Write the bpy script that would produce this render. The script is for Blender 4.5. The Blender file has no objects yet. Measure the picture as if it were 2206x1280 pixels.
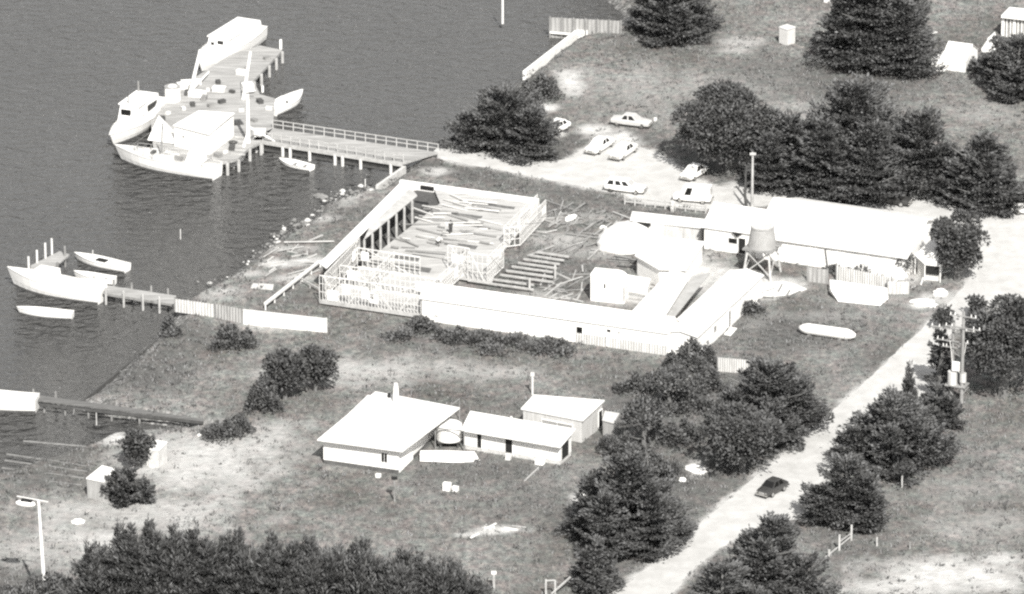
import bpy, bmesh, math, random
import numpy as np
from mathutils import Vector, Matrix
from mathutils.geometry import tessellate_polygon

S = bpy.context.scene
COL = S.collection
R = math.radians

# ------------------------------------------------------------------ camera
TH, DIST, FPX = R(21.0), 700.0, 13650.0
CAMP = Vector((0.0, -DIST * math.cos(TH), DIST * math.sin(TH)))
FWD = Vector((0, math.cos(TH), -math.sin(TH)))
UPV = Vector((0, math.sin(TH), math.cos(TH)))
cam = bpy.data.objects.new("camera", bpy.data.cameras.new("camera"))
COL.objects.link(cam)
cam.location = CAMP
cam.rotation_euler = (math.pi / 2 - TH, 0, 0)
cam.data.sensor_width = 36.0
cam.data.lens = 36.0 * FPX / 2206.0
cam.data.clip_start, cam.data.clip_end = 5.0, 9000.0
S.camera = cam

# ------------------------------------------------------------------ light
SUN_EL, SUN_DIR = R(43), Vector((0.22, -0.975, 0)).normalized()   # towards the sun
world = bpy.data.worlds.new("World")
S.world = world
world.use_nodes = True
nt = world.node_tree
nt.nodes.clear()
sky = nt.nodes.new("ShaderNodeTexSky")
sky.sky_type = 'NISHITA'
sky.sun_disc = False
sky.sun_elevation = SUN_EL
sky.sun_rotation = math.atan2(SUN_DIR.x, SUN_DIR.y)
hs = nt.nodes.new("ShaderNodeHueSaturation")          # black and white film: the sky has no colour
hs.inputs["Saturation"].default_value = 0.06
bg = nt.nodes.new("ShaderNodeBackground")
bg.inputs["Strength"].default_value = 0.10
wo = nt.nodes.new("ShaderNodeOutputWorld")
nt.links.new(sky.outputs[0], hs.inputs["Color"])
nt.links.new(hs.outputs[0], bg.inputs[0])
nt.links.new(bg.outputs[0], wo.inputs[0])
sd = bpy.data.lights.new("sun", 'SUN')
sd.energy, sd.angle, sd.color = 4.2, R(0.6), (1.0, 0.985, 0.95)
sun = bpy.data.objects.new("sun", sd)
COL.objects.link(sun)
sv = Vector((SUN_DIR.x * math.cos(SUN_EL), SUN_DIR.y * math.cos(SUN_EL), math.sin(SUN_EL)))
sun.rotation_euler = sv.to_track_quat('Z', 'Y').to_euler()
sun.location = sv * 300
S.view_settings.view_transform = 'Standard'
S.view_settings.look = 'None'
S.view_settings.exposure = 0.75
S.view_settings.gamma = 1.0
S.render.film_transparent = False
S.cycles.use_denoising = False
S.cycles.sample_clamp_direct = 0.95
S.cycles.max_bounces = 5
S.cycles.diffuse_bounces = 3
S.cycles.pixel_filter_type = 'BLACKMAN_HARRIS'
S.cycles.filter_width = 2.3

# ------------------------------------------------------------------ photo pixel <-> place
def ray(px, py):
    return FWD + Vector((1, 0, 0)) * ((px - 1103) / FPX) + UPV * (-(py - 640) / FPX)
def G(px, py, z=0.0):
    d = ray(px, py)
    return CAMP + d * ((z - CAMP.z) / d.z)
def PX(p):
    v = Vector(p) - CAMP
    w = v.dot(FWD)
    return 1103 + FPX * v.x / w, 640 - FPX * v.dot(UPV) / w
def SC(p):
    return FPX / (Vector(p) - CAMP).dot(FWD)
def height_at(p, py):
    """height above the plane z=0 of the point straight above p that shows at picture row py"""
    d = ray(1103, py)
    t = (p.y - CAMP.y) / d.y
    return CAMP.z + t * d.z
U = Vector((0.923, -0.385, 0)).normalized()      # along the sheds
V = Vector((0.385, 0.923, 0)).normalized()       # along the shore
WZ = -1.0                                        # water level
ROT_U = math.atan2(U.y, U.x)

# ------------------------------------------------------------------ materials
MATS = {}
def tone(v, warm=1.0):
    return (v * (1 + 0.015 * warm), v, v * (1 - 0.03 * warm), 1)
def mat(name, v, rough=0.8, var=0.15, scale=0.8, metal=0.0, detail=6, stretch=None, bump=0.0):
    if name in MATS:
        return MATS[name]
    m = bpy.data.materials.new(name)
    m.use_nodes = True
    n, l = m.node_tree.nodes, m.node_tree.links
    b = n["Principled BSDF"]
    b.inputs["Roughness"].default_value = rough
    b.inputs["Metallic"].default_value = metal
    tc = n.new("ShaderNodeTexCoord")
    mp = n.new("ShaderNodeMapping")
    if stretch:
        mp.inputs["Scale"].default_value = stretch
    nz = n.new("ShaderNodeTexNoise")
    nz.inputs["Scale"].default_value = scale
    nz.inputs["Detail"].default_value = detail
    nz.inputs["Roughness"].default_value = 0.65
    cr = n.new("ShaderNodeValToRGB")
    cr.color_ramp.elements[0].position, cr.color_ramp.elements[1].position = 0.3, 0.7
    cr.color_ramp.elements[0].color = tone(v * (1 - var), 1.3)
    cr.color_ramp.elements[1].color = tone(min(0.88, v * (1 + var)))
    l.new(tc.outputs["Object"], mp.inputs[0])
    l.new(mp.outputs[0], nz.inputs["Vector"])
    l.new(nz.outputs["Fac"], cr.inputs[0])
    l.new(cr.outputs[0], b.inputs["Base Color"])
    if bump:
        bp = n.new("ShaderNodeBump")
        bp.inputs["Strength"].default_value = bump
        bp.inputs["Distance"].default_value = 0.05
        l.new(nz.outputs["Fac"], bp.inputs["Height"])
        l.new(bp.outputs[0], b.inputs["Normal"])
    MATS[name] = m
    return m
def foliage(name, lo, hi):
    m = bpy.data.materials.new(name)
    m.use_nodes = True
    n, l = m.node_tree.nodes, m.node_tree.links
    b = n["Principled BSDF"]
    b.inputs["Roughness"].default_value = 0.75
    b.inputs["Specular IOR Level"].default_value = 0.25
    g = n.new("ShaderNodeNewGeometry")
    cr = n.new("ShaderNodeValToRGB")
    cr.color_ramp.elements[0].color = tone(lo, 1.6)
    cr.color_ramp.elements[1].color = tone(hi, 0.2)
    l.new(g.outputs["Random Per Island"], cr.inputs[0])
    l.new(cr.outputs[0], b.inputs["Base Color"])
    return m
WHITE = mat("white_paint", 0.80, 0.55, 0.06, 1.5)
WROOF = mat("galvanised_roof", 0.72, 0.6, 0.10, 0.5, stretch=(3, 0.4, 1))
CREAM = mat("cream_paint", 0.62, 0.5, 0.08, 1.2)
PALE = mat("pale_timber", 0.40, 0.85, 0.25, 1.2, stretch=(0.6, 3, 1))
TIMBER = mat("weathered_timber", 0.22, 0.9, 0.35, 0.9, stretch=(0.5, 4, 1))
DECK = mat("grey_deck_boards", 0.31, 0.9, 0.4, 0.7, stretch=(0.4, 4, 1))
MUDT = mat("muddy_timber", 0.13, 0.95, 0.4, 1.0, stretch=(0.5, 4, 1))
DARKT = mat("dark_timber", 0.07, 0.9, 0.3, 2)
IRON = mat("grey_corrugated_iron", 0.32, 0.6, 0.25, 0.9, stretch=(3, 3, 0.4))
PIRON = mat("pale_corrugated_iron", 0.5, 0.6, 0.2, 0.9, stretch=(3, 3, 0.4))
CONC = mat("concrete", 0.5, 0.9, 0.2, 1.5)
PCONC = mat("pale_concrete", 0.72, 0.9, 0.12, 1.0)
BLACK = mat("black_opening", 0.012, 0.9, 0.2, 2)
RUBBER = mat("tyre_rubber", 0.03, 0.8, 0.2, 5)
SKYGLASS = mat("glass_painted_sky", 0.42, 0.15, 0.1, 2)  # sky reflection painted in as a pale base colour
GLASS = mat("dark_window_glass", 0.012, 0.12, 0.1, 2)
CHROME = mat("chrome", 0.6, 0.25, 0.05, 2, metal=1.0)
CARW = mat("white_car_paint", 0.78, 0.3, 0.03, 2)
CARG = mat("light_grey_car_paint", 0.48, 0.3, 0.05, 2)
CARD = mat("dark_car_paint", 0.05, 0.25, 0.1, 2)
STUD = mat("sawn_pine", 0.60, 0.85, 0.15, 1.2)
TANKM = mat("dull_tank_iron", 0.30, 0.6, 0.15, 1.2)
ROCK = mat("pale_rubble", 0.19, 0.95, 0.4, 2.2)
SAND = mat("white_sand", 0.70, 0.95, 0.12, 1.2)
SKIN = mat("skin", 0.35, 0.7, 0.05, 4)
CLOTHD = mat("dark_cloth", 0.05, 0.9, 0.2, 6)
CLOTHW = mat("pale_cloth", 0.6, 0.9, 0.1, 6)
HAIR = mat("dark_hair", 0.02, 0.6, 0.1, 8)
BARK = mat("bark", 0.14, 0.95, 0.4, 3, stretch=(4, 4, 0.7))
GREYM = mat("grey_metal", 0.3, 0.5, 0.2, 2)
STONEB = mat("stone_footing", 0.25, 0.95, 0.35, 2)
CEDAR = foliage("cypress_foliage", 0.035, 0.15)
ROUND = foliage("broadleaf_foliage", 0.04, 0.12)
SHRUB = foliage("shrub_foliage", 0.045, 0.16)
WEED = foliage("weed_leaves", 0.05, 0.18)
GRASSM = foliage("grass_blades", 0.11, 0.22)

# ------------------------------------------------------------------ mesh collector
class MB:
    def __init__(s):
        s.v, s.f = [], []
    def add(s, vs, fs):
        o = len(s.v)
        s.v += [Vector(p) for p in vs]
        s.f += [tuple(i + o for i in f) for f in fs]
        return s
    def box(s, c, size, rz=0.0, M=None):
        hx, hy, hz = size[0] / 2, size[1] / 2, size[2] / 2
        m = M if M is not None else Matrix.Rotation(rz, 3, 'Z')
        vs = [Vector(c) + m @ Vector((x, y, z)) for x, y, z in ((-hx, -hy, -hz), (hx, -hy, -hz), (hx, hy, -hz), (-hx, hy, -hz), (-hx, -hy, hz), (hx, -hy, hz), (hx, hy, hz), (-hx, hy, hz))]
        return s.add(vs, [(0, 3, 2, 1), (4, 5, 6, 7), (0, 1, 5, 4), (1, 2, 6, 5), (2, 3, 7, 6), (3, 0, 4, 7)])
    def bar(s, a, b, w, h=None):
        """a beam from a to b"""
        a, b = Vector(a), Vector(b)
        h = w if h is None else h
        d = b - a
        L = d.length
        if L < 1e-6:
            return s
        x = d / L
        up = Vector((0, 0, 1)) if abs(x.z) < 0.95 else Vector((0, 1, 0))
        y = up.cross(x).normalized()
        z = x.cross(y)
        return s.box((a + b) / 2, (L, w, h), M=Matrix((x, y, z)).transposed())
    def tube(s, pts, rad, n=8, caps=True):
        pts = [Vector(p) for p in pts]
        rad = rad if isinstance(rad, (list, tuple)) else [rad] * len(pts)
        o = len(s.v)
        for i, p in enumerate(pts):
            d = (pts[min(i + 1, len(pts) - 1)] - pts[max(i - 1, 0)]).normalized()
            ref = Vector((0, 0, 1)) if abs(d.z) < 0.9 else Vector((1, 0, 0))
            x = ref.cross(d).normalized()
            y = d.cross(x)
            for k in range(n):
                a = 2 * math.pi * k / n
                s.v.append(p + x * (math.cos(a) * rad[i]) + y * (math.sin(a) * rad[i]))
        for i in range(len(pts) - 1):
            for k in range(n):
                k2 = (k + 1) % n
                s.f.append((o + i * n + k, o + i * n + k2, o + (i + 1) * n + k2, o + (i + 1) * n + k))
        if caps:
            s.f.append(tuple(o + k for k in reversed(range(n))))
            s.f.append(tuple(o + (len(pts) - 1) * n + k for k in range(n)))
        return s
    def slab(s, top, thick):
        """a plate whose top corners are given (any order round), thickness downwards"""
        n = len(top)
        top = [Vector(p) for p in top]
        ar = sum(top[i].x * top[(i + 1) % n].y - top[(i + 1) % n].x * top[i].y for i in range(n))
        if ar < 0:
            top = top[::-1]
        bot = [p - Vector((0, 0, thick)) for p in top]
        fs = [tuple(range(n)), tuple(reversed(range(n, 2 * n)))]
        fs += [(i, i + n, (i + 1) % n + n, (i + 1) % n) for i in range(n)]
        return s.add(top + bot, fs)
    def skirt(s, top, zbot):
        """walls under a ring of points, closed on top and below"""
        n = len(top)
        top = [Vector(p) for p in top]
        ar = sum(top[i].x * top[(i + 1) % n].y - top[(i + 1) % n].x * top[i].y for i in range(n))
        if ar < 0:
            top = top[::-1]
        bot = [Vector((p.x, p.y, zbot)) for p in top]
        fs = [tuple(range(n)), tuple(reversed(range(n, 2 * n)))]
        fs += [(i, i + n, (i + 1) % n + n, (i + 1) % n) for i in range(n)]
        return s.add(top + bot, fs)
    def corrugated(s, a, b, z0, z1, pitch=0.35, amp=0.05):
        a, b = Vector(a), Vector(b)
        d = Vector((b.x - a.x, b.y - a.y, 0))
        L = d.length
        d /= L
        nn = Vector((d.y, -d.x, 0))
        k = max(2, int(L / pitch * 2))
        o = len(s.v)
        for side in (0, -0.03):
            for i in range(k + 1):
                p = a + (b - a) * (i / k) + nn * (amp * (1 if i % 2 else -1) + side)
                s.v.append(Vector((p.x, p.y, z0)))
                s.v.append(Vector((p.x, p.y, z1)))
        for i in range(k):
            q = o + 2 * i
            s.f.append((q, q + 2, q + 3, q + 1))
            w = q + 2 * (k + 1)
            s.f.append((w + 1, w + 3, w + 2, w))
            s.f.append((q + 1, q + 3, w + 3, w + 1))
        return s
    def ellipsoid(s, c, r, n=10, m=6, half=False, jit=0.0, rng=None, rz=0.0):
        o = len(s.v)
        lo = 0.0 if half else -math.pi / 2
        rot = Matrix.Rotation(rz, 3, 'Z')
        for j in range(m + 1):
            e = lo + (math.pi / 2 - lo) * j / m
            for k in range(n):
                a = 2 * math.pi * k / n
                q = 1 + (rng.uniform(-jit, jit) if rng else 0)
                s.v.append(Vector(c) + rot @ Vector((math.cos(a) * math.cos(e) * r[0] * q, math.sin(a) * math.cos(e) * r[1] * q, math.sin(e) * r[2] * q)))
        for j in range(m):
            for k in range(n):
                k2 = (k + 1) % n
                s.f.append((o + j * n + k, o + j * n + k2, o + (j + 1) * n + k2, o + (j + 1) * n + k))
        return s

ROOT = {}
def link_mesh(name, me, m):
    o = bpy.data.objects.new(name, me)
    if m is not None:
        me.materials.append(m)
    COL.objects.link(o)
    return o
def mesh_of(name, mb, off=None, inv=None):
    me = bpy.data.meshes.new(name)
    vs = mb.v
    if inv is not None:
        vs = [inv @ p for p in vs]
    elif off is not None:
        vs = [p - off for p in vs]
    me.from_pydata([tuple(p) for p in vs], [], mb.f)
    me.update()
    return me
def tag(o, label=None, cat=None, group=None, kind=None):
    for k, v in (("label", label), ("category", cat), ("group", group), ("kind", kind)):
        if v:
            o[k] = v
    return o
def thing(name, label, cat, loc=(0, 0, 0), rz=0.0, group=None):
    o = bpy.data.objects.new(name, None)
    o.empty_display_size = 0.3
    COL.objects.link(o)
    o.location = loc
    o.rotation_euler = (0, 0, rz)
    tag(o, label, cat, group)
    ROOT[o.name] = (Matrix.Translation(Vector(loc)) @ Matrix.Rotation(rz, 4, 'Z')).inverted()
    return o
def part(mb, name, m, parent, world=True, smooth=False, label=None):
    inv = ROOT[parent.name] if world else None
    me = mesh_of(name, mb, inv=inv)
    if smooth:
        me.polygons.foreach_set("use_smooth", [True] * len(me.polygons))
    o = link_mesh(name, me, m)
    o.parent = parent
    ROOT[o.name] = ROOT[parent.name]
    if label:
        o["label"] = label
    return o
def solo(mb, name, label, cat, m, group=None, smooth=False, kind=None):
    xs = [p.x for p in mb.v]; ys = [p.y for p in mb.v]; zs = [p.z for p in mb.v]
    off = Vector(((min(xs) + max(xs)) / 2, (min(ys) + max(ys)) / 2, min(zs)))
    me = mesh_of(name, mb, off=off)
    if smooth:
        me.polygons.foreach_set("use_smooth", [True] * len(me.polygons))
    o = link_mesh(name, me, m)
    o.location = off
    return tag(o, label, cat, group, kind)
def copy_tree(o, parent=None):
    c = o.copy()
    COL.objects.link(c)
    if parent is not None:
        c.parent = parent
    for ch in list(o.children):
        copy_tree(ch, c)
    return c
def place(o, loc, rz):
    o.location = loc
    o.rotation_euler = (0, 0, rz)
    return o

# ------------------------------------------------------------------ 2-D noise for outlines and masks
def vnoise(x, y, seed=0):
    x = np.asarray(x, float); y = np.asarray(y, float)
    xi, yi = np.floor(x).astype(np.int64), np.floor(y).astype(np.int64)
    fx, fy = x - xi, y - yi
    fx, fy = fx * fx * (3 - 2 * fx), fy * fy * (3 - 2 * fy)
    def h(a, b):
        q = (a * 374761393 + b * 668265263 + seed * 974634777) & 0xFFFFFFFF
        q = ((q ^ (q >> 13)) * 1274126177) & 0xFFFFFFFF
        return ((q ^ (q >> 16)) & 0xFFFF) / 65535.0
    return (h(xi, yi) * (1 - fx) + h(xi + 1, yi) * fx) * (1 - fy) + (h(xi, yi + 1) * (1 - fx) + h(xi + 1, yi + 1) * fx) * fy
def fbm(x, y, seed=0, o=4):
    t, a, s = 0, 0.5, 0
    for i in range(o):
        t = t + a * vnoise(np.asarray(x) * 2 ** i, np.asarray(y) * 2 ** i, seed + i)
        s += a
        a *= 0.55
    return t / s
def inside(poly, x, y):
    x = np.asarray(x); y = np.asarray(y)
    r = np.zeros(x.shape, bool)
    n = len(poly)
    for i in range(n):
        x1, y1 = poly[i]; x2, y2 = poly[(i + 1) % n]
        if y1 == y2:
            continue
        c = ((y1 > y) != (y2 > y)) & (x < (x2 - x1) * (y - y1) / (y2 - y1) + x1)
        r ^= c
    return r
def seg_dist(poly, x, y, closed=True):
    x = np.asarray(x); y = np.asarray(y)
    d = np.full(x.shape, 1e9)
    n = len(poly)
    for i in range(n if closed else n - 1):
        x1, y1 = poly[i]; x2, y2 = poly[(i + 1) % n]
        dx, dy = x2 - x1, y2 - y1
        t = np.clip(((x - x1) * dx + (y - y1) * dy) / (dx * dx + dy * dy + 1e-12), 0, 1)
        d = np.minimum(d, np.hypot(x - x1 - t * dx, y - y1 - t * dy))
    return d
def gp(pts, z=0.0):
    return [(lambda p: (p.x, p.y))(G(a, b, z)) for a, b in pts]
# ================================================================== SETTING
SHORE_PX = [(0, 1008), (60, 985), (130, 965), (190, 945), (240, 922), (440, 905), (330, 893), (250, 880), (178, 850), (205, 840), (290, 755), (350, 706), (376, 692),
            (384, 655), (402, 632), (440, 612), (495, 582), (540, 547), (575, 520), (620, 489), (660, 470), (690, 447), (702, 426), (740, 412), (785, 402), (815, 400),
            (865, 363), (890, 345), (940, 312), (975, 280), (1040, 215), (1130, 158), (1245, 68), (1262, 66), (1320, 50), (1338, 40), (1350, 18), (1325, 0), (1290, -60), (1200, -250)]
LAND = [(-1500.0, -60.0)] + gp([(-200, 1040)]) + gp(SHORE_PX) + [(40.0, 400.0), (100.0, 2500.0), (2500.0, 2500.0), (2500.0, -2500.0), (-1500.0, -2500.0)]

ROAD_PX = [(1290, 1310), (1400, 1215), (1480, 1150), (1560, 1085), (1660, 1000), (1760, 915), (1860, 825), (1940, 750), (2010, 685), (2055, 640), (2095, 590), (2105, 560), (2090, 530), (2020, 500),
           (1980, 475), (1700, 440), (1530, 452), (1400, 440), (1340, 420), (1250, 402), (1100, 372), (960, 346), (925, 335), (945, 322), (1000, 324), (1080, 340), (1150, 352), (1225, 343),
           (1250, 322), (1290, 304), (1340, 306), (1400, 324), (1450, 346), (1485, 378), (1540, 402), (1640, 416), (1700, 400), (1780, 392), (1900, 424), (2040, 440), (2206, 452), (2330, 470), (2400, 520), (2330, 600),
           (2206, 645), (2120, 668), (2050, 720), (2010, 770), (2035, 838), (1960, 880), (1860, 940), (1835, 985), (1745, 1060), (1750, 1118), (1700, 1122), (1590, 1155), (1500, 1220), (1425, 1310)]
# worn, bare patches: (px, py, radius-x px, radius-y px, strength)
BARE = [(1235, 185, 32, 22, .8), (1225, 165, 28, 18, .55), (1175, 232, 26, 9, 1), (1200, 282, 22, 14, .7), (1290, 280, 45, 12, .7), (1330, 300, 60, 18, .8), (1600, 90, 45, 12, .35), (1575, 110, 30, 10, .4),
        (1560, 230, 80, 20, .2), (1345, 30, 14, 22, .6), (240, 945, 45, 12, .9), (100, 1180, 150, 40, .28), (430, 1000, 170, 70, .5), (300, 1110, 200, 55, .42), (560, 960, 110, 44, .42), (220, 1160, 140, 30, .5),
        (800, 800, 230, 26, .36), (1000, 800, 160, 16, .25), (620, 700, 90, 14, .3), (1070, 1143, 55, 7, .9), (1010, 1152, 26, 5, .8), (2060, 1240, 170, 34, .65), (2150, 1205, 90, 12, .6), (1900, 1265, 110, 18, .55), (2120, 1130, 110, 30, .22), (2080, 1060, 120, 30, .15),
        (610, 568, 46, 9, .8), (665, 562, 50, 7, .75), (640, 600, 60, 9, .5), (540, 590, 44, 9, .5), (690, 470, 40, 9, .4), (740, 425, 36, 8, .45), (620, 535, 60, 7, .4), (480, 628, 40, 8, .4), (740, 405, 50, 6, .45), (720, 440, 50, 8, .25), (940, 370, 40, 8, .5), (1150, 640, 80, 16, .3), (1250, 470, 60, 10, .25), (1210, 520, 50, 14, .35),
        (1660, 612, 85, 20, .95), (1620, 640, 40, 10, .5), (1600, 655, 22, 14, .7), (1535, 590, 70, 40, .7), (1480, 560, 60, 16, .6), (1440, 490, 60, 12, .3), (1900, 640, 120, 22, .15), (2010, 640, 36, 12, .7), (1985, 655, 26, 8, .7), (1960, 600, 40, 16, .45),
        (1500, 1010, 22, 18, .45), (1240, 1075, 12, 10, .6), (1340, 640, 60, 22, .3), (1290, 545, 50, 12, .25), (1760, 680, 120, 10, .12), (1620, 700, 30, 10, .1), (1620, 405, 60, 14, .7), (1740, 405, 60, 14, .7), (1950, 432, 60, 10, .7),
        (2150, 560, 90, 90, .8), (1030, 335, 60, 8, .6), (470, 640, 60, 10, .2), (1700, 250, 120, 40, .12), (1450, 200, 200, 60, .14), (2130, 240, 80, 30, .18)]
LUSH_SHADE = [(300, 800, 130, 50, .55), (420, 720, 80, 30, .4), (1120, 338, 110, 24, .85), (1050, 375, 130, 12, .5), (1250, 405, 120, 10, .4), (1700, 720, 150, 40, .55), (1800, 690, 120, 40, .35), (1600, 700, 60, 40, .4), (1050, 1010, 220, 40, .4),  # rank growth; the patch by the jetty cypress paints in its shadow
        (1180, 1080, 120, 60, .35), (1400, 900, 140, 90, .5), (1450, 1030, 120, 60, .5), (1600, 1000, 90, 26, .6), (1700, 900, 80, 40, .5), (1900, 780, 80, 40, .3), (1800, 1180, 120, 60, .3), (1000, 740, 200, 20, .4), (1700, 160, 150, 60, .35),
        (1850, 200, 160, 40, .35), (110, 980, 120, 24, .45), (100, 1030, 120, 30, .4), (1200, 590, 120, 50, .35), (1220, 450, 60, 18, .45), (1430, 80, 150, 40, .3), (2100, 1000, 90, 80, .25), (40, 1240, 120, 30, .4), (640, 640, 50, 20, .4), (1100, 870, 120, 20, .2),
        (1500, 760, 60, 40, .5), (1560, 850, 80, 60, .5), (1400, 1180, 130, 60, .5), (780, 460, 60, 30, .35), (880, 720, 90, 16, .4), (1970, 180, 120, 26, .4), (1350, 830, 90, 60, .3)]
def blobs(lst, x, y, seed):
    out = np.zeros(np.shape(x))
    jx = (fbm(x * 0.45, y * 0.3, seed) - 0.5) * 1.5
    for px, py, rx, ry, s in lst:
        c = G(px, py)
        sc = SC(c)
        a = rx / sc
        b = ry / sc / 0.36
        q = np.hypot((x - c.x) / a, (y - c.y) / b) + jx
        out = np.maximum(out, min(1.0, s * 1.45) * np.clip(1.35 - q, 0, 1) ** 0.8)
    return np.clip(out, 0, 1)

def axis(lo, hi, step, far, k=1.5):
    a = list(np.arange(lo, hi + 1e-6, step))
    s, v = step, lo
    pre = []
    while v > -far:
        s *= k
        v -= s
        pre.append(v)
    post, s, v = [], step, hi
    while v < far:
        s *= k
        v += s
        post.append(v)
    return np.array(pre[::-1] + a + post)
gx, gy = axis(-78, 74, 0.5, 2400), axis(-100, 125, 0.6, 2400)
GX, GY = np.meshgrid(gx, gy)
px_, py_ = GX.ravel(), GY.ravel()
jag = (fbm(px_ * 0.5, py_ * 0.4, 7) - 0.5) * 2.2
ins = inside(LAND, px_, py_)
sdist = np.where(ins, 1, -1) * seg_dist(LAND, px_, py_) + np.where(np.abs(px_) < 90, jag * 0.55, 0)
gz = np.where(sdist > 1.4, 0.0, np.where(sdist > -2.0, (sdist - 1.4) * 0.62, -2.1 + np.maximum(-6, (sdist + 2) * 0.2)))
me = bpy.data.meshes.new("ground")
nx, ny = len(gx), len(gy)
idx = np.arange(nx * ny).reshape(ny, nx)
quads = np.stack([idx[:-1, :-1], idx[:-1, 1:], idx[1:, 1:], idx[1:, :-1]], -1).reshape(-1, 4)
keep = (gz[quads].max(1) > WZ - 1.6)
quads = quads[keep]
me.from_pydata(np.stack([px_, py_, gz], 1).tolist(), [], quads.tolist())
road_w = gp(ROAD_PX)
near = (np.abs(px_) < 100) & (np.abs(py_) < 150)
bare = np.zeros(len(px_)); lush_shade = np.zeros(len(px_)); shore = np.zeros(len(px_))
bare[near] = blobs(BARE, px_[near], py_[near], 3)
lush_shade[near] = blobs(LUSH_SHADE, px_[near], py_[near], 5)
rd = np.full(len(px_), 50.0)
rd[near] = np.where(inside(road_w, px_[near], py_[near]), -1, 1) * seg_dist(road_w, px_[near], py_[near])
rn = (fbm(px_ * 0.6, py_ * 0.4, 21) - 0.5) * 2.0
bare = np.maximum(bare, np.clip(0.55 - (rd + rn * 1.2) / 1.0, 0, 0.8))
left = np.clip((-(px_ - 20) * .9 + (py_ + 60) * .42) / 6, 0, 1)          # the verge's shadow is painted in on the house side
lush_shade = np.maximum(lush_shade, np.clip(1 - np.abs(rd + rn * 1.2 - 3.0) / 2.6, 0, 1) * 0.75 * left)
shore = np.clip(1 - (sdist + rn) / 2.2, 0, 1)
for nm, arr in (("bare", bare), ("lush_shade", lush_shade), ("shore", shore)):
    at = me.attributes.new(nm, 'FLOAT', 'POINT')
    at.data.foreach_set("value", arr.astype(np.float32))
me.update()
def ground_material():
    m = bpy.data.materials.new("rough_grass_ground")
    m.use_nodes = True
    n, l = m.node_tree.nodes, m.node_tree.links
    b = n["Principled BSDF"]
    b.inputs["Roughness"].default_value = 0.95
    b.inputs["Specular IOR Level"].default_value = 0.1
    tc = n.new("ShaderNodeTexCoord")
    def noise(sc, det, rough, stretch=None):
        q = n.new("ShaderNodeTexNoise")
        q.inputs["Scale"].default_value = sc
        q.inputs["Detail"].default_value = det
        q.inputs["Roughness"].default_value = rough
        if stretch:
            mp = n.new("ShaderNodeMapping")
            mp.inputs["Scale"].default_value = stretch
            l.new(tc.outputs["Object"], mp.inputs[0])
            l.new(mp.outputs[0], q.inputs["Vector"])
        else:
            l.new(tc.outputs["Object"], q.inputs["Vector"])
        return q
    def ramp(src, stops):
        r = n.new("ShaderNodeValToRGB")
        e = r.color_ramp.elements
        while len(e) > len(stops):
            e.remove(e[-1])
        while len(e) < len(stops):
            e.new(0.5)
        for q, (p, c) in zip(e, stops):
            q.position = p
            q.color = c
        l.new(src, r.inputs[0])
        return r
    def mix(a, bb, f, typ='MIX'):
        q = n.new("ShaderNodeMix")
        q.data_type = 'RGBA'
        q.blend_type = typ
        if isinstance(f, float):
            q.inputs[0].default_value = f
        else:
            l.new(f, q.inputs[0])
        l.new(a, q.inputs[6])
        l.new(bb, q.inputs[7])
        return q.outputs[2]
    big = ramp(noise(0.075, 5, 0.6).outputs["Fac"], [(0.33, tone(0.115, 1.5)), (0.67, tone(0.25, 0.4))])
    fine = ramp(noise(1.5, 7, 0.75, (1, 0.6, 1)).outputs["Fac"], [(0.28, tone(0.35)), (0.5, tone(0.95, .4)), (0.72, tone(1.75, 2.2))])
    c = mix(big.outputs[0], fine.outputs[0], 1.0, 'MULTIPLY')
    hue = ramp(noise(0.5, 3, 0.6).outputs["Fac"], [(0.35, (0.93, 1.0, 0.98, 1)), (0.65, (1.05, 0.97, 0.97, 1))])
    c = mix(c, hue.outputs[0], 1.0, 'MULTIPLY')
    al = n.new("ShaderNodeAttribute"); al.attribute_name = "lush_shade"
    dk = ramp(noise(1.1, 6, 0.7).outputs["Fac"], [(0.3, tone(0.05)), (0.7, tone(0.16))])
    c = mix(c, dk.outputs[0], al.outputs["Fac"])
    ab = n.new("ShaderNodeAttribute"); ab.attribute_name = "bare"
    so = ramp(noise(0.9, 6, 0.6).outputs["Fac"], [(0.3, tone(0.42)), (0.7, tone(0.62))])
    br = n.new("ShaderNodeMath"); br.operation = 'ADD'
    nb = noise(1.3, 6, 0.7)
    m1 = n.new("ShaderNodeMath"); m1.operation = 'MULTIPLY_ADD'
    m1.inputs[1].default_value = 0.9
    m1.inputs[2].default_value = -0.45
    l.new(nb.outputs["Fac"], m1.inputs[0])
    m2 = n.new("ShaderNodeMath"); m2.operation = 'MULTIPLY'           # noise only breaks the patch edges
    mn = n.new("ShaderNodeMath"); mn.operation = 'MINIMUM'
    mn.inputs[1].default_value = 0.5
    l.new(ab.outputs["Fac"], mn.inputs[0])
    l.new(m1.outputs[0], m2.inputs[0]); l.new(mn.outputs[0], m2.inputs[1])
    br.use_clamp = True
    l.new(ab.outputs["Fac"], br.inputs[0]); l.new(m2.outputs[0], br.inputs[1])
    c = mix(c, so.outputs[0], br.outputs[0])
    ash = n.new("ShaderNodeAttribute"); ash.attribute_name = "shore"
    mud = ramp(noise(1.8, 7, 0.75).outputs["Fac"], [(0.36, tone(0.04)), (0.5, tone(0.14)), (0.66, tone(0.5))])
    c = mix(c, mud.outputs[0], ash.outputs["Fac"])
    l.new(c, b.inputs["Base Color"])
    bp = n.new("ShaderNodeBump")
    bp.inputs["Strength"].default_value = 0.8
    bp.inputs["Distance"].default_value = 0.25
    l.new(noise(1.6, 7, 0.7).outputs["Fac"], bp.inputs["Height"])
    l.new(bp.outputs[0], b.inputs["Normal"])
    return m
tag(link_mesh("ground", me, ground_material()), "rough tussocky grass paddock running down to the shore", "ground", kind="structure")

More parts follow.
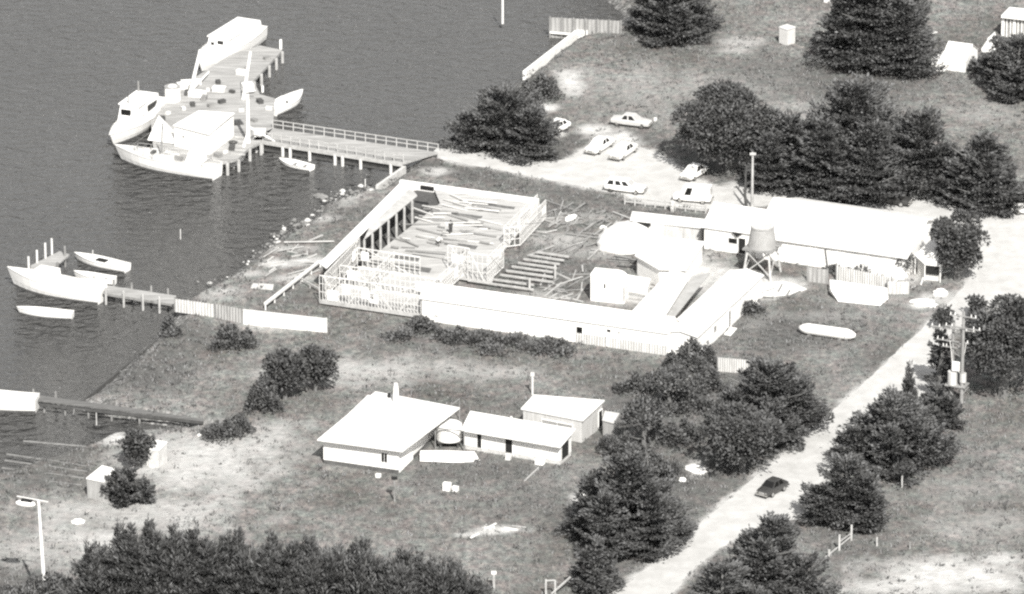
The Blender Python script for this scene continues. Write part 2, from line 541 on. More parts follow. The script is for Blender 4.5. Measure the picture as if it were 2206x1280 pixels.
def water_material():
    m = bpy.data.materials.new("rippled_water")
    m.use_nodes = True
    n, l = m.node_tree.nodes, m.node_tree.links
    b = n["Principled BSDF"]
    b.inputs["Base Color"].default_value = tone(0.075, 1.0)
    b.inputs["Roughness"].default_value = 0.10
    b.inputs["IOR"].default_value = 1.33
    tc = n.new("ShaderNodeTexCoord")
    def wave(scale, stretch, rot, det):
        mp = n.new("ShaderNodeMapping")
        mp.inputs["Rotation"].default_value = (0, 0, rot)
        mp.inputs["Scale"].default_value = stretch
        q = n.new("ShaderNodeTexNoise")
        q.inputs["Scale"].default_value = scale
        q.inputs["Detail"].default_value = det
        q.inputs["Roughness"].default_value = 0.55
        q.inputs["Distortion"].default_value = 0.3
        l.new(tc.outputs["Object"], mp.inputs[0])
        l.new(mp.outputs[0], q.inputs["Vector"])
        return q.outputs["Fac"]
    a = wave(0.8, (0.7, 1.15, 1), R(-24), 3)
    c = wave(0.05, (1, 0.6, 1), R(-20), 3)
    mu = n.new("ShaderNodeMath"); mu.operation = 'MULTIPLY_ADD'       # calmer and rougher patches
    mu.inputs[1].default_value = 1.2
    mu.inputs[2].default_value = 0.35
    l.new(c, mu.inputs[0])
    pr = n.new("ShaderNodeMath"); pr.operation = 'MULTIPLY'
    l.new(a, pr.inputs[0]); l.new(mu.outputs[0], pr.inputs[1])
    bp = n.new("ShaderNodeBump")
    bp.inputs["Strength"].default_value = 1.0
    bp.inputs["Distance"].default_value = 3.0
    l.new(pr.outputs[0], bp.inputs["Height"])
    l.new(bp.outputs[0], b.inputs["Normal"])
    return m
w = MB().add([(-2600, -2600, WZ), (2600, -2600, WZ), (2600, 2600, WZ), (-2600, 2600, WZ)], [(0, 1, 2, 3)])
tag(link_mesh("water", mesh_of("water", w), water_material()), "grey wind-rippled harbour water along the shore", "water", kind="structure")

def ragged(pxpts, z, seed, amp=0.5, step=0.5):
    pts = gp(pxpts)
    out = []
    n = len(pts)
    for i in range(n):
        a, b = pts[i], pts[(i + 1) % n]
        k = max(1, int(math.dist(a, b) / step))
        for j in range(k):
            x, y = a[0] + (b[0] - a[0]) * j / k, a[1] + (b[1] - a[1]) * j / k
            out.append((x + (float(fbm(x * .7, y * .5, seed)) - .5) * 2.4 * amp, y + (float(fbm(x * .7 + 40, y * .5, seed + 9)) - .5) * 4.0 * amp))
    vs = [Vector((x, y, z)) for x, y in out]
    tris = tessellate_polygon([vs])
    mb = MB().add(vs, [t if (vs[t[1]] - vs[t[0]]).cross(vs[t[2]] - vs[t[0]]).z > 0 else t[::-1] for t in tris])
    return mb
ROADM = mat("pale_gravel", 0.46, 0.95, 0.16, 0.5, detail=9, bump=0.4)
tag(link_mesh("road", mesh_of("road", ragged(ROAD_PX, 0.02, 11, amp=.28)), ROADM), "pale unsealed gravel road and car park", "road", kind="structure")

# ================================================================== GRASS
def soup(name, V4, m):
    """V4: (n, k, 3) one k-sided face each"""
    n, k, _ = V4.shape
    me = bpy.data.meshes.new(name)
    me.vertices.add(n * k)
    me.vertices.foreach_set("co", V4.reshape(-1).astype(np.float32))
    me.loops.add(n * k)
    me.loops.foreach_set("vertex_index", np.arange(n * k, dtype=np.int32))
    me.polygons.add(n)
    me.polygons.foreach_set("loop_start", np.arange(0, n * k, k, dtype=np.int32))
    me.update(calc_edges=True)
    me.materials.append(m)
    return me
NO_GRASS = [gp(p) for p in ([(690, 660), (910, 692), (1060, 600), (1180, 440), (870, 385), (650, 605)], [(900, 695), (1440, 770), (1600, 640), (1560, 560), (1200, 640), (960, 625)], [(690, 1000), (865, 1025), (990, 900), (810, 870)],
                            [(990, 965), (1210, 1005), (1262, 935), (1305, 905), (1150, 870)], [(1510, 530), (1950, 600), (2010, 560), (1990, 470), (1560, 440)])]
rg = np.random.default_rng(4)
n = 60000
x = rg.uniform(-66, 64, n); y = rg.uniform(-86, 112, n)
b_ = blobs(BARE, x, y, 3)
lu = blobs(LUSH_SHADE, x, y, 5)
ok = inside(LAND, x, y) & (seg_dist(LAND, x, y) > 1.3) & ~inside(road_w, x, y) & (rg.random(n) > b_ * 1.1) & (fbm(x * .25, y * .25, 31) + 0.35 * lu > rg.random(n) * .8)
for p in NO_GRASS:
    ok &= ~inside(p, x, y)
x, y = x[ok], y[ok]
B = 4
n = len(x) * B
X = np.repeat(x, B) + rg.normal(0, .16, n); Y = np.repeat(y, B) + rg.normal(0, .16, n)
az = rg.uniform(0, 2 * np.pi, n)
hgt = np.repeat(rg.uniform(.14, .42, len(x)), B) * rg.uniform(.6, 1.1, n)
lean = rg.uniform(.1, .9, n) * hgt
P0 = np.stack([X, Y, np.full(n, -.02)], 1)
sd_ = np.stack([-np.sin(az), np.cos(az), np.zeros(n)], 1) * rg.uniform(.04, .10, n)[:, None]
tip = P0 + np.stack([np.cos(az) * lean, np.sin(az) * lean, hgt], 1)
tag(bpy.data.objects.new("grass", soup("grass", np.stack([P0 - sd_, P0 + sd_, tip], 1), GRASSM)), "rough tussocks of grass across the paddocks", "grass", kind="stuff")
COL.objects.link(bpy.data.objects["grass"])

# ================================================================== TREES
def kites(P, D, L, W, rng):
    n = len(P)
    D = D / (np.linalg.norm(D, axis=1)[:, None] + 1e-9)
    A = rng.normal(size=(n, 3))
    A[:, 2] *= 0.35
    Sd = np.cross(D, np.cross(A, D))
    Sd /= np.linalg.norm(Sd, axis=1)[:, None] + 1e-9
    Sd = Sd * (W[:, None] / 2)
    D = D * L[:, None]
    return np.stack([P, P + D * .45 + Sd, P + D, P + D * .45 - Sd], 1)
def crown_cypress(rng, Rc, H, lift=0.05, dense=1.0, spiky=0.0, flat=1.0):
    tot = int(480 * dense * Rc * H)
    tiers = max(5, int(H / .95))
    per = max(6, int(2.3 * Rc + 4))
    nb = tiers * per
    t = (np.repeat(np.arange(tiers), per) + rng.uniform(-.28, .28, nb) + .3) / tiers
    t = (t * 0.93 + lift).clip(.02, .98)
    prof = np.where(t < .16, .82 + t / .16 * .18, ((1 - t) / .84).clip(0) ** .6)
    az = rng.uniform(0, 2 * np.pi, nb)
    ph = rng.uniform(0, 6.28, 3)
    lob = 1 + .10 * np.sin(2 * az + ph[0]) + .08 * np.sin(3 * az + ph[1] + 3 * t) + .06 * np.sin(5 * az + ph[2])
    ln = Rc * (prof * (.5 + .62 * rng.random(nb) ** 1.3) + .05) * lob
    el = R(2) + R(48) * t ** 2.0 * flat + rng.normal(0, R(7), nb)
    w = ln ** 1.5 + .12
    bi = rng.choice(nb, tot, p=w / w.sum())
    s = rng.random(tot) ** .62 * .9 + .1
    d = np.stack([np.cos(az) * np.cos(el), np.sin(az) * np.cos(el), np.sin(el)], 1)[bi]
    side = np.stack([-np.sin(az), np.cos(az), 0 * az], 1)[bi]
    L = ln[bi]
    lat = rng.normal(0, 1, tot) * L * .25 * (.25 + 1.5 * s * (1.25 - s))
    P = d * (s * L)[:, None] + side * lat[:, None]
    P[:, 2] += t[bi] * H * .95 + .12 * L * s ** 2 + rng.normal(0, .07, tot) * (1 + L * .08) - .35 * np.abs(lat) / (L + .3) * L * .25
    D = d * .9 + side * (lat / (L + .2) * 1.9)[:, None] + rng.normal(0, .3, (tot, 3))
    D[:, 2] += .16 + spiky * .55
    P[:, 2] = np.maximum(P[:, 2], .03)
    ll = rng.uniform(.22, .6, tot) * (0.72 + .04 * Rc)
    if spiky:
        ll = ll * 1.5
        D[:, 2] += .35
    K = kites(P, D, ll, ll * (rng.uniform(.14, .28, tot) if spiky else rng.uniform(.3, .6, tot)), rng)
    if spiky:
        ns = int(20 * spiky * Rc)
        sx = rng.normal(0, .5, (ns, 2)) * Rc * .62
        r2 = np.hypot(sx[:, 0], sx[:, 1]) / Rc
        z0 = H * (1 - .55 * r2.clip(0, 1)) * rng.uniform(.62, .86, ns)
        hh = rng.uniform(.8, 2.8, ns)
        m = 34
        q = rng.random((ns, m))
        a2 = rng.uniform(0, 6.28, (ns, m))
        rr = (1 - q) * .45 * rng.random((ns, m)) + .03
        P2 = np.stack([sx[:, :1] + np.cos(a2) * rr, sx[:, 1:] + np.sin(a2) * rr, z0[:, None] + q * hh[:, None]], -1).reshape(-1, 3)
        D2 = np.stack([np.cos(a2) * .5, np.sin(a2) * .5, np.full_like(a2, .9)], -1).reshape(-1, 3)
        l2 = rng.uniform(.3, .6, len(P2))
        K = np.concatenate([K, kites(P2, D2, l2, l2 * .28, rng)])
    return K
def crown_spread(rng, Rc, H):
    """several merged heads: the irregular, lobed crown of an old roadside cypress"""
    out = [crown_cypress(rng, Rc * .8, H * .97, dense=.9, flat=.6)]
    k = rng.integers(4, 6)
    a0 = rng.uniform(0, 6.28)
    for i in range(k):
        a = a0 + 6.283 * i / k + rng.normal(0, .3)
        r = Rc * rng.uniform(.46, .68)
        h = H * rng.uniform(.45, .86)
        q = crown_cypress(rng, Rc * rng.uniform(.42, .58), h, dense=.9)
        q = q + np.array([math.cos(a) * r, math.sin(a) * r, 0])
        out.append(q)
    return np.concatenate(out)
def crown_leaders(rng, Rc, H):
    """a clump of upright pointed leaders with feathery tips"""
    out = []
    for i in range(6):
        a = rng.uniform(0, 6.28)
        r = Rc * .62 * math.sqrt(rng.random())
        h = H * rng.uniform(.66, 1.0) if i else H
        q = crown_cypress(rng, Rc * rng.uniform(.34, .5), h, dense=.55, spiky=.25)
        out.append(q + np.array([math.cos(a) * r, math.sin(a) * r, 0]))
    out.append(crown_cypress(rng, Rc * 1.35, H * .72, dense=.8, spiky=.25))
    return np.concatenate(out)
def crown_round(rng, Rc, H, lift=0.12, dense=1.0, leaf=0.42, lumps=34):
    tot = int(330 * dense * Rc * H)
    c0 = H * (lift + (1 - lift) / 2)
    rz = H * (1 - lift) / 2
    k = rng.normal(size=(lumps, 3))
    k /= np.linalg.norm(k, axis=1)[:, None]
    k *= rng.uniform(.35, .78, lumps)[:, None]
    lr = rng.uniform(.24, .44, lumps)
    li = rng.integers(0, lumps, tot)
    d = rng.normal(size=(tot, 3))
    d /= np.linalg.norm(d, axis=1)[:, None]
    d[:, 2] = np.where(d[:, 2] < -.35, -d[:, 2], d[:, 2])
    q = k[li] + d * (lr[li] * rng.uniform(.7, 1.05, tot))[:, None]
    P = q * np.array([Rc, Rc, rz]) + np.array([0, 0, c0])
    P[:, 2] = np.maximum(P[:, 2], .05)
    D = d + rng.normal(0, .6, (tot, 3))
    ll = rng.uniform(.6, 1.2, tot) * leaf
    return kites(P, D, ll, ll * rng.uniform(.45, .8, tot), rng)
def crown_scrub(rng, Rc, H):
    tot = int(420 * Rc * max(H, .8))
    m = 9
    c = rng.normal(0, .42, (m, 2)) * np.array([1.15, .8]) * Rc
    ch = rng.uniform(.35, 1.0, m)
    cr = rng.uniform(.22, .5, m) * Rc
    i = rng.integers(0, m, tot)
    q = rng.normal(0, .5, (tot, 2))
    P2 = c[i] + q * cr[i][:, None]
    r = np.hypot(P2[:, 0], P2[:, 1]) / Rc
    top = ch[i] * H * np.exp(-(q ** 2).sum(1)) * (1.15 - .6 * r).clip(.12, 1)
    z = top * rng.uniform(.25, 1, tot) ** .5
    keep = r < 1.25
    P = np.stack([P2[:, 0], P2[:, 1], z], 1)[keep]
    D = np.stack([q[:, 0], q[:, 1], .5 + 0 * q[:, 0]], 1)[keep] + rng.normal(0, .4, (keep.sum(), 3))
    ll = rng.uniform(.18, .5, len(P))
    return kites(P, D, ll, ll * rng.uniform(.35, .7, len(P)), rng)
SEED = [100]
def tree(bbox, kind, label, name=None, cat="tree", group=None, k=0.45, H=None, m=None, dense=1.0, trunk=True, flat=1.0):
    x0, y0, x1, y1 = bbox
    cx = (x0 + x1) / 2
    sc = 19.0
    for _ in range(3):
        rad = (x1 - x0) / 2 / sc
        by = y1 - rad * .36 * sc * k
        p = G(cx, by)
        sc = SC(p)
    h = height_at(p, y0) if H is None else H
    h = max(h, .6)
    SEED[0] += 1
    rng = np.random.default_rng(SEED[0])
    if kind == "spread":
        K = crown_spread(rng, rad * 1.03, h); mm = CEDAR
    elif kind == "leaders":
        K = crown_leaders(rng, rad, h); mm = CEDAR
    elif kind == "cypress":
        K = crown_cypress(rng, rad, h, dense=dense, flat=flat); mm = CEDAR
    elif kind == "spiky":
        K = crown_cypress(rng, rad, h, dense=dense, spiky=.8, flat=flat); mm = CEDAR
    elif kind == "round":
        K = crown_round(rng, rad, h, dense=dense); mm = ROUND
    elif kind == "loose":
        K = crown_round(rng, rad, h, lift=.3, dense=.38 * dense, leaf=.36, lumps=18); mm = SHRUB
    else:
        K = crown_scrub(rng, rad, h); mm = SHRUB
    nm = name or {"spread": "cypress_tree", "leaders": "cypress_tree", "cypress": "cypress_tree", "spiky": "cypress_tree", "round": "broadleaf_tree", "loose": "broadleaf_tree", "bush": "bush"}[kind]
    o = thing(nm, label, cat if kind != "bush" else "bush", p, rng.uniform(0, 6.28), group)
    c = bpy.data.objects.new("crown" if kind != "bush" else "foliage", soup("crown", K, m or mm))
    COL.objects.link(c)
    c.parent = o
    if trunk:
        tb = MB()
        r0 = .05 * h + .03
        tb.tube([(0, 0, -.1), (.02 * h, 0, h * .25), (-.01 * h, .02 * h, h * .55), (0, 0, h * .82)], [r0, r0 * .75, r0 * .45, r0 * .12], 8)
        for i in range(7 if kind != "bush" else 4):
            a = rng.uniform(0, 6.28); z = h * rng.uniform(.12, .55); ln = rad * rng.uniform(.5, .8)
            tb.tube([(0, 0, z), (math.cos(a) * ln * .5, math.sin(a) * ln * .5, z + ln * .2), (math.cos(a) * ln, math.sin(a) * ln, z + ln * .45)], [r0 * .4, r0 * .25, r0 * .06], 6)
        part(tb, "trunk" if kind != "bush" else "stem", BARK, o, world=False)
    return o
RT = "trees and bushes along the gravel road"
TREES = [
 ((968, 185, 1216, 342), "spread", "dark spreading cypress on the grass point where the jetty meets the shore", None),
 ((1350, -75, 1548, 92), "spread", "dark cypress beyond the paling breakwater, cut by the frame's top edge", None),
 ((1742, -95, 2032, 158), "spread", "largest dark cypress between the square hut and the white tent", None),
 ((2100, 70, 2290, 215), "spread", "dark flat-branched cypress just below the white shelter hut", None),
 ((1440, 200, 1700, 394), "round", "dense rounded dark tree behind the parked van, at the car park's edge", None),
 ((1668, 165, 2005, 420), "spread", "tall broad layered cypress rising behind the long white workshop", None),
 ((1782, 325, 1962, 450), "cypress", "short dark conifer right against the back of the long white workshop", None),
 ((1600, 235, 1805, 412), "spread", "low dark cypress between the rounded tree and the tall layered cypress", None),
 ((1890, 235, 2080, 434), "cypress", "narrow cypress beside the tall layered cypress, over the half-hidden car", None),
 ((2015, 285, 2225, 462), "spread", "wide shaggy cypress at the edge of the white gravel yard opening", None),
 ((2000, 458, 2124, 614), "round", "tall leafy round tree at the road corner beside the small porch", None),
 ((2062, 640, 2260, 868), "round", "large dark bushy tree standing behind the twin-pole transformer", RT),
 ((1986, 700, 2062, 850), "cypress", "slim dark cypress on the road side of the twin-pole transformer", RT),
 ((2008, 664, 2060, 712), "round", "small flat-topped clump of tree above the transformer's lower crossarm", RT),
 ((2080, 640, 2125, 690), "round", "small pale-fronted clump of tree at the top of the transformer group", RT),
 ((1965, 820, 2070, 930), "spread", "dark bushy cypress at the foot of the twin-pole transformer", RT),
 ((1800, 845, 2050, 1022), "spread", "broad layered cypress bulging over the road below the transformer", RT),
 ((1938, 812, 1976, 880), "spiky", "thin upright seedling cypress poking out against the pale road", RT),
 ((1715, 972, 1925, 1140), "spread", "conical spreading cypress across the road from the dark car's front", RT),
 ((1545, 1098, 1770, 1300), "spread", "wide grey cypress below the conical one, beside the rail fence", RT),
 ((1452, 1202, 1655, 1370), "spread", "big dark cypress on the road's lower verge, cut by the bottom edge", RT),
 ((1535, 768, 1782, 958), "spread", "wide layered cypress on the house side of the road, below the grey paling screen", RT),
 ((1500, 880, 1695, 1032), "round", "round dense tree overlapping the layered cypress on the house side of the road", RT),
 ((1225, 962, 1478, 1196), "spread", "largest shaggy cypress between the houses and the gravel road", RT),
 ((1228, 1150, 1338, 1284), "spread", "dark cypress at the bottom of the road, above the small stile", RT),
 ((1330, 852, 1445, 985), "loose", "thin open-branched tree just behind the back hut's lean-to", None),
 ((1380, 790, 1500, 900), "loose", "sparse straggly tree on the grass above the open-branched one", None),
 ((1425, 725, 1545, 808), "bush", "dark bush growing against the white shed's outer corner", None),
 ((1470, 780, 1570, 850), "bush", "low bush between the paling screen and the white shed", None),
 ((560, 752, 668, 868), "round", "round dark tree with a pale trunk on the slope above the houses", None),
 ((632, 750, 728, 850), "round", "lighter ragged tree touching the round dark tree on the slope", None),
 ((532, 800, 604, 892), "bush", "bushy undergrowth on the water side of the round dark tree", None),
 ((440, 876, 538, 944), "bush", "dark thick bush at the shore end of the mud-bank jetty", None),
 ((262, 924, 334, 1014), "round", "dark egg-shaped tree between the two little shore huts", None),
 ((222, 1002, 330, 1088), "spread", "dark little cypress hiding the corner of the lower shore hut", None),
 ((455, 688, 548, 752), "bush", "dark bush below the corrugated fence near the white wall", None),
 ((342, 678, 398, 722), "bush", "small round bush at the water end of the corrugated fence", None),
 ((832, 684, 950, 730), "bush", "low bush at the stud-framed corner of the unfinished building", "bushes along the long white wall"),
 ((935, 704, 1025, 742), "bush", "low bush under the plain start of the long white wall", "bushes along the long white wall"),
 ((1010, 710, 1150, 752), "bush", "widest low bush under the middle of the long white wall", "bushes along the long white wall"),
 ((1140, 726, 1250, 762), "bush", "low bush just before the grey lower cladding of the white wall", "bushes along the long white wall"),
 ((1118, 152, 1208, 222), "bush", "dark bush on the bank at the foot of the concrete seawall", None),
 ((154, 1152, 310, 1340), "leaders", "first feathery cypress of the bottom boundary hedge, counting from the lamp post", "cypress hedge along the bottom boundary"),
 ((212, 1116, 388, 1340), "leaders", "second feathery cypress of the bottom boundary hedge, counting from the lamp post", "cypress hedge along the bottom boundary"),
 ((288, 1114, 456, 1340), "leaders", "third feathery cypress of the bottom boundary hedge, counting from the lamp post", "cypress hedge along the bottom boundary"),
 ((366, 1138, 550, 1340), "leaders", "fourth feathery cypress of the bottom boundary hedge, counting from the lamp post", "cypress hedge along the bottom boundary"),
 ((460, 1148, 620, 1340), "leaders", "fifth feathery cypress of the bottom boundary hedge, counting from the lamp post", "cypress hedge along the bottom boundary"),
 ((536, 1150, 720, 1340), "leaders", "sixth feathery cypress of the bottom boundary hedge, counting from the lamp post", "cypress hedge along the bottom boundary"),
 ((626, 1166, 782, 1340), "leaders", "seventh feathery cypress of the bottom boundary hedge, counting from the lamp post", "cypress hedge along the bottom boundary"),
 ((704, 1176, 876, 1340), "leaders", "eighth feathery cypress of the bottom boundary hedge, counting from the lamp post", "cypress hedge along the bottom boundary"),
 ((792, 1192, 944, 1340), "leaders", "ninth feathery cypress of the bottom boundary hedge, counting from the lamp post", "cypress hedge along the bottom boundary"),
 ((876, 1200, 1020, 1340), "leaders", "tenth feathery cypress of the bottom boundary hedge, counting from the lamp post", "cypress hedge along the bottom boundary"),
 ((963, 1232, 1067, 1340), "leaders", "last and lowest feathery cypress of the bottom boundary hedge, counting from the lamp post", "cypress hedge along the bottom boundary"),
 ((-40, 1236, 190, 1340), "bush", "low dark scrub bush around the foot of the lamp post", "cypress hedge along the bottom boundary"),
 ((1980, 478, 2030, 545), "loose", "thin pale tree leaning over the workshop's end by the porch", None),
 ((1770, 560, 1912, 592), "bush", "low hedge bush along the front wall of the long workshop", None),
 ((1925, 545, 1975, 600), "loose", "straggly shrub with bare stems between the workshop and the porch", None),
 ((1300, 905, 1392, 985), "bush", "scrubby bush at the back hut's lean-to corner", None),
 ((1400, 888, 1510, 958), "bush", "scrubby bush filling the gap under the open-branched tree", None),
 ((1425, 826, 1545, 890), "bush", "dark scrub between the paling screen and the open-branched tree", None),
 ((1340, 965, 1450, 1030), "bush", "scrub at the crown edge of the shaggiest cypress", None),
 ((1330, 790, 1420, 846), "bush", "low scrub on the open grass behind the back hut", None),
 ((1560, 640, 1640, 680), "bush", "low weeds bush against the gabled wing's grassy side", None),
 ((2085, 110, 2135, 160), "bush", "small dark bush at the side of the white tent", None),
]
for bb, kd, lb, grp in TREES:
    tree(bb, kd, lb, group=grp)

# ragged weeds and rank grass: clumps nobody could count
rg = np.random.default_rng(12)
n = 16000
x = rg.uniform(-66, 64, n); y = rg.uniform(-86, 112, n)
lu = blobs(LUSH_SHADE, x, y, 5)
sh = seg_dist(LAND, x, y)
ok = inside(LAND, x, y) & (sh > .5) & ~inside(road_w, x, y) & ((lu * .55 + (fbm(x * .16, y * .12, 77) > .56) * .35 + (sh < 4) * .3 + .03) > rg.random(n))
for p in NO_GRASS:
    ok &= ~inside(p, x, y)
x, y = x[ok], y[ok]
sz = rg.uniform(.18, .6, len(x)) ** 1.3
B = 12
X = np.repeat(x, B); Y = np.repeat(y, B); Sz = np.repeat(sz, B)
n = len(X)
off = rg.normal(0, .45, (n, 2)) * Sz[:, None]
P = np.stack([X + off[:, 0], Y + off[:, 1], Sz * rg.uniform(0, .55, n)], 1)
D = np.stack([off[:, 0], off[:, 1], Sz * .8], 1) + rg.normal(0, .2, (n, 3))
ll = rg.uniform(.15, .4, n) * (.6 + Sz)
wo_ = bpy.data.objects.new("weeds", soup("weeds", kites(P, D, ll, ll * .4, rg), WEED))
COL.objects.link(wo_)
tag(wo_, "ragged weeds and rank grass clumps over the rough ground", "weeds", kind="stuff")
# ================================================================== BUILDINGS
Z = Vector((0, 0, 1))
def at_z(p, z):
    return Vector((p.x, p.y, z))
def gable(root, A, B, dep, ze, rise, wall_m, roof_m, over=0.35, thick=0.12, along=True, zb=0.0, back=None):
    """walls + a two-slope roof. A, B: front base corners; dep: vector to the back; along: ridge parallel to AB.
    back: eave height at the back when it differs"""
    zbk = ze if back is None else back
    A, B = at_z(A, zb), at_z(B, zb)
    C, D = B + dep, A + dep
    u, v = (B - A).normalized(), dep.normalized()
    A1, B1, C1, D1 = at_z(A, ze), at_z(B, ze), at_z(C, zbk), at_z(D, zbk)
    mb = MB()
    if along:
        RA, RB = at_z((A + D) / 2, ze + rise), at_z((B + C) / 2, ze + rise)
        mb.add([A, B, C, D, A1, B1, C1, D1, RA, RB], [(0, 1, 5, 4), (2, 3, 7, 6), (1, 2, 6, 9, 5), (3, 0, 4, 8, 7), (0, 3, 2, 1), (4, 5, 9, 8), (6, 7, 8, 9)])
    else:
        RA, RB = at_z((A + B) / 2, ze + rise), at_z((C + D) / 2, ze + rise)
        mb.add([A, B, C, D, A1, B1, C1, D1, RA, RB], [(0, 1, 5, 8, 4), (2, 3, 7, 9, 6), (1, 2, 6, 5), (3, 0, 4, 7), (0, 3, 2, 1), (5, 6, 9, 8), (7, 4, 8, 9)])
    part(mb, "wall", wall_m, root)
    rb = MB()
    up = Z * (thick + .02)
    if along:
        e1 = (RA - A1).normalized(); e2 = (RA - D1).normalized()
        a, b = A1 - e1 * over - u * over + up, B1 - e1 * over + u * over + up
        r1, r2 = RA - u * over + up, RB + u * over + up
        d, c = D1 - e2 * over - u * over + up, C1 - e2 * over + u * over + up
        rb.slab([a, b, r2, r1], thick); rb.slab([r1 + v * .004, r2 + v * .004, c, d], thick)
        rb.tube([r1 + Z * .02, r2 + Z * .02], .07, 6)
    else:
        e1 = (RA - A1).normalized(); e2 = (RA - B1).normalized()
        a, d = A1 - e1 * over - v * over + up, D1 - e1 * over + v * over + up
        r1, r2 = RA - v * over + up, RB + v * over + up
        b, c = B1 - e2 * over - v * over + up, C1 - e2 * over + v * over + up
        rb.slab([a, r1, r2, d], thick); rb.slab([r1 + u * .004, b, c, r2 + u * .004], thick)
        rb.tube([r1 + Z * .02, r2 + Z * .02], .07, 6)
    return part(rb, "roof", roof_m, root)
def opening(root, name, A, u, s, z, w, h, out, m=GLASS, frame=WHITE, bars=True):
    """a window or door on the wall through A along u: s metres along, bottom z"""
    c = at_z(A, 0) + u * (s + w / 2)
    rot = math.atan2(u.y, u.x)
    f = MB()
    t = .07
    for dx, dz, sx, sz in ((-w / 2, 0, t, h), (w / 2, 0, t, h), (0, -h / 2, w + t, t), (0, h / 2, w + t, t)):
        f.box(c + u * dx + Z * (z + h / 2 + dz) + out * .03, (sx, .10, sz), rz=rot)
    if bars:
        f.box(c + Z * (z + h / 2) + out * .025, (.04, .06, h), rz=rot)
    fr = part(f, name, frame, root)
    part(MB().box(c + Z * (z + h / 2) + out * .012, (w, .03, h), rz=rot), "pane" if name == "window" else "door_leaf", m, fr)
    return fr

# ---- unfinished building: stud frames on a pale boarded floor
ub = thing("unfinished_building", "half-built timber-framed shed with stud walls on a pale boarded floor", "building", G(800, 600), 0)
FL = G(688, 657); FR = G(906, 689)
uF = (FR - FL).normalized(); vF = Vector((-uF.y, uF.x, 0))
fp = [(690, 654), (906, 686), (985, 603), (1058, 566), (1090, 530), (1170, 448), (905, 402), (870, 405)]
floor_pts = [G(a, b, 0.45) for a, b in [(692, 648), (905, 680), (990, 600), (1060, 608), (1085, 540), (1168, 440), (935, 406), (948, 438), (830, 531), (770, 580)]]
part(MB().slab([G(a, b, .06) for a, b in [(700, 645), (790, 600), (850, 545), (965, 445), (975, 410), (905, 400)]], .04), 'shade_slab', DARKT, ub, label='dark slab painting the shade under the lean-to roof')  # dark slab laid on the ground to paint the shade under the roof
part(MB().slab(floor_pts, .14), "floor", mat("new_floor_boards", .40, .85, .3, .8, stretch=(.5, 3, 1)), ub)
fb = MB()
for i in range(14):      # bearers and stumps under the floor edge
    q = FL + uF * (i / 13 * (FR - FL).length)
    fb.box(at_z(q, .12) + vF * .3, (.16, .16, .5))
fb.bar(at_z(FL, .2) + vF * .25, at_z(FR, .2) + vF * .25, .1, .2)
part(fb, "footing", STONEB, ub)
rs = random.Random(3)
def stud_wall(p, q, h, z0, name="wall_frame", step=.5, t=.075, nog=True, braces=2, sheets=0, m=STUD):
    d = q - p
    L = d.length
    d /= L
    mb = MB()
    mb.bar(at_z(p, z0 + .05), at_z(q, z0 + .05), t, .1)
    mb.bar(at_z(p, z0 + h), at_z(q, z0 + h), t * 1.2, .12)
    k = int(L / step)
    for i in range(k + 1):
        c = p + d * (L * i / k)
        mb.box(at_z(c, z0 + h / 2 + .02), (t * .9, t * .9, h - .18), rz=math.atan2(d.y, d.x))
    if nog:
        for zz in (.36, .68):
            mb.bar(at_z(p, z0 + h * zz), at_z(q, z0 + h * zz), .05, .06)
    for i in range(braces):
        a = L * (i + .15) / braces
        b = L * (i + .85) / braces
        s = 1 if i % 2 else -1
        nrm = Vector((-d.y, d.x, 0)) * -.07
        mb.bar(at_z(p + d * a, z0 + (.1 if s > 0 else h)) + nrm, at_z(p + d * b, z0 + (h if s > 0 else .1)) + nrm, .03, .1)
    o = part(mb, name, m, ub)
    for i in range(sheets):
        w = rs.uniform(.7, 1.6); a = rs.uniform(.3, L - w - .3); z1 = z0 + rs.uniform(.2, h * .4)
        part(MB().box(at_z(p + d * (a + w / 2), z1 + .6) + Vector((-d.y, d.x, 0)) * -.09, (w, .03, rs.uniform(.8, 1.3)), rz=math.atan2(d.y, d.x)), "wall_sheet", WHITE, o)
    return o
stud_wall(FL + vF * .1, FR + vF * .1, 2.95, .5, step=.38, braces=4, sheets=4)
part(MB().bar(at_z(FL, .42) - vF * .02, at_z(FR, .42) - vF * .02, .07, .42), "base_board", PALE, ub)
stud_wall(G(732, 613, .45), G(950, 645, .45), 2.3, .45, step=.6, braces=2, sheets=2)
stud_wall(G(770, 575, .45), G(905, 596, .45), 2.3, .45, step=.6, braces=1, sheets=1)
stud_wall(G(700, 640, .45), G(775, 562, .45), 2.7, .45, step=.5, braces=2, sheets=1)
stud_wall(G(800, 630, .45), G(850, 582, .45), 2.2, .45, step=.6, braces=1)
stud_wall(FR + vF * .2, G(1003, 596), 2.5, .45, step=.45, braces=2, sheets=2)
stud_wall(G(1008, 604, .3), G(1050, 610, .3), 3.3, .3, step=.5, braces=1)
stud_wall(G(965, 580, .45), G(1012, 588, .45), 2.9, .45, step=.5, braces=1, sheets=1)
stud_wall(G(1050, 610, .3), G(1085, 576, .3), 3.0, .3, step=.5, braces=1)
stud_wall(G(1086, 532, .45), G(1158, 462, .45), 2.4, .45, step=.45, braces=2, sheets=2)
stud_wall(G(1120, 530, .3), G(1176, 470, .3), 2.2, .3, step=.5, braces=1, sheets=1)
stud_wall(G(1086, 532, .45), G(1120, 530, .3), 2.3, .4, step=.5, braces=0)
wz = 3.45
outA, outB = G(688, 567, wz), G(869, 387, wz)
inA, inB = G(785, 517, wz), G(905, 417, wz)
part(MB().slab([outA, G(703, 577, wz), G(886, 400, wz), outB], .16), "roof", WHITE, ub, label="narrow white lean-to roof strip along the water side")
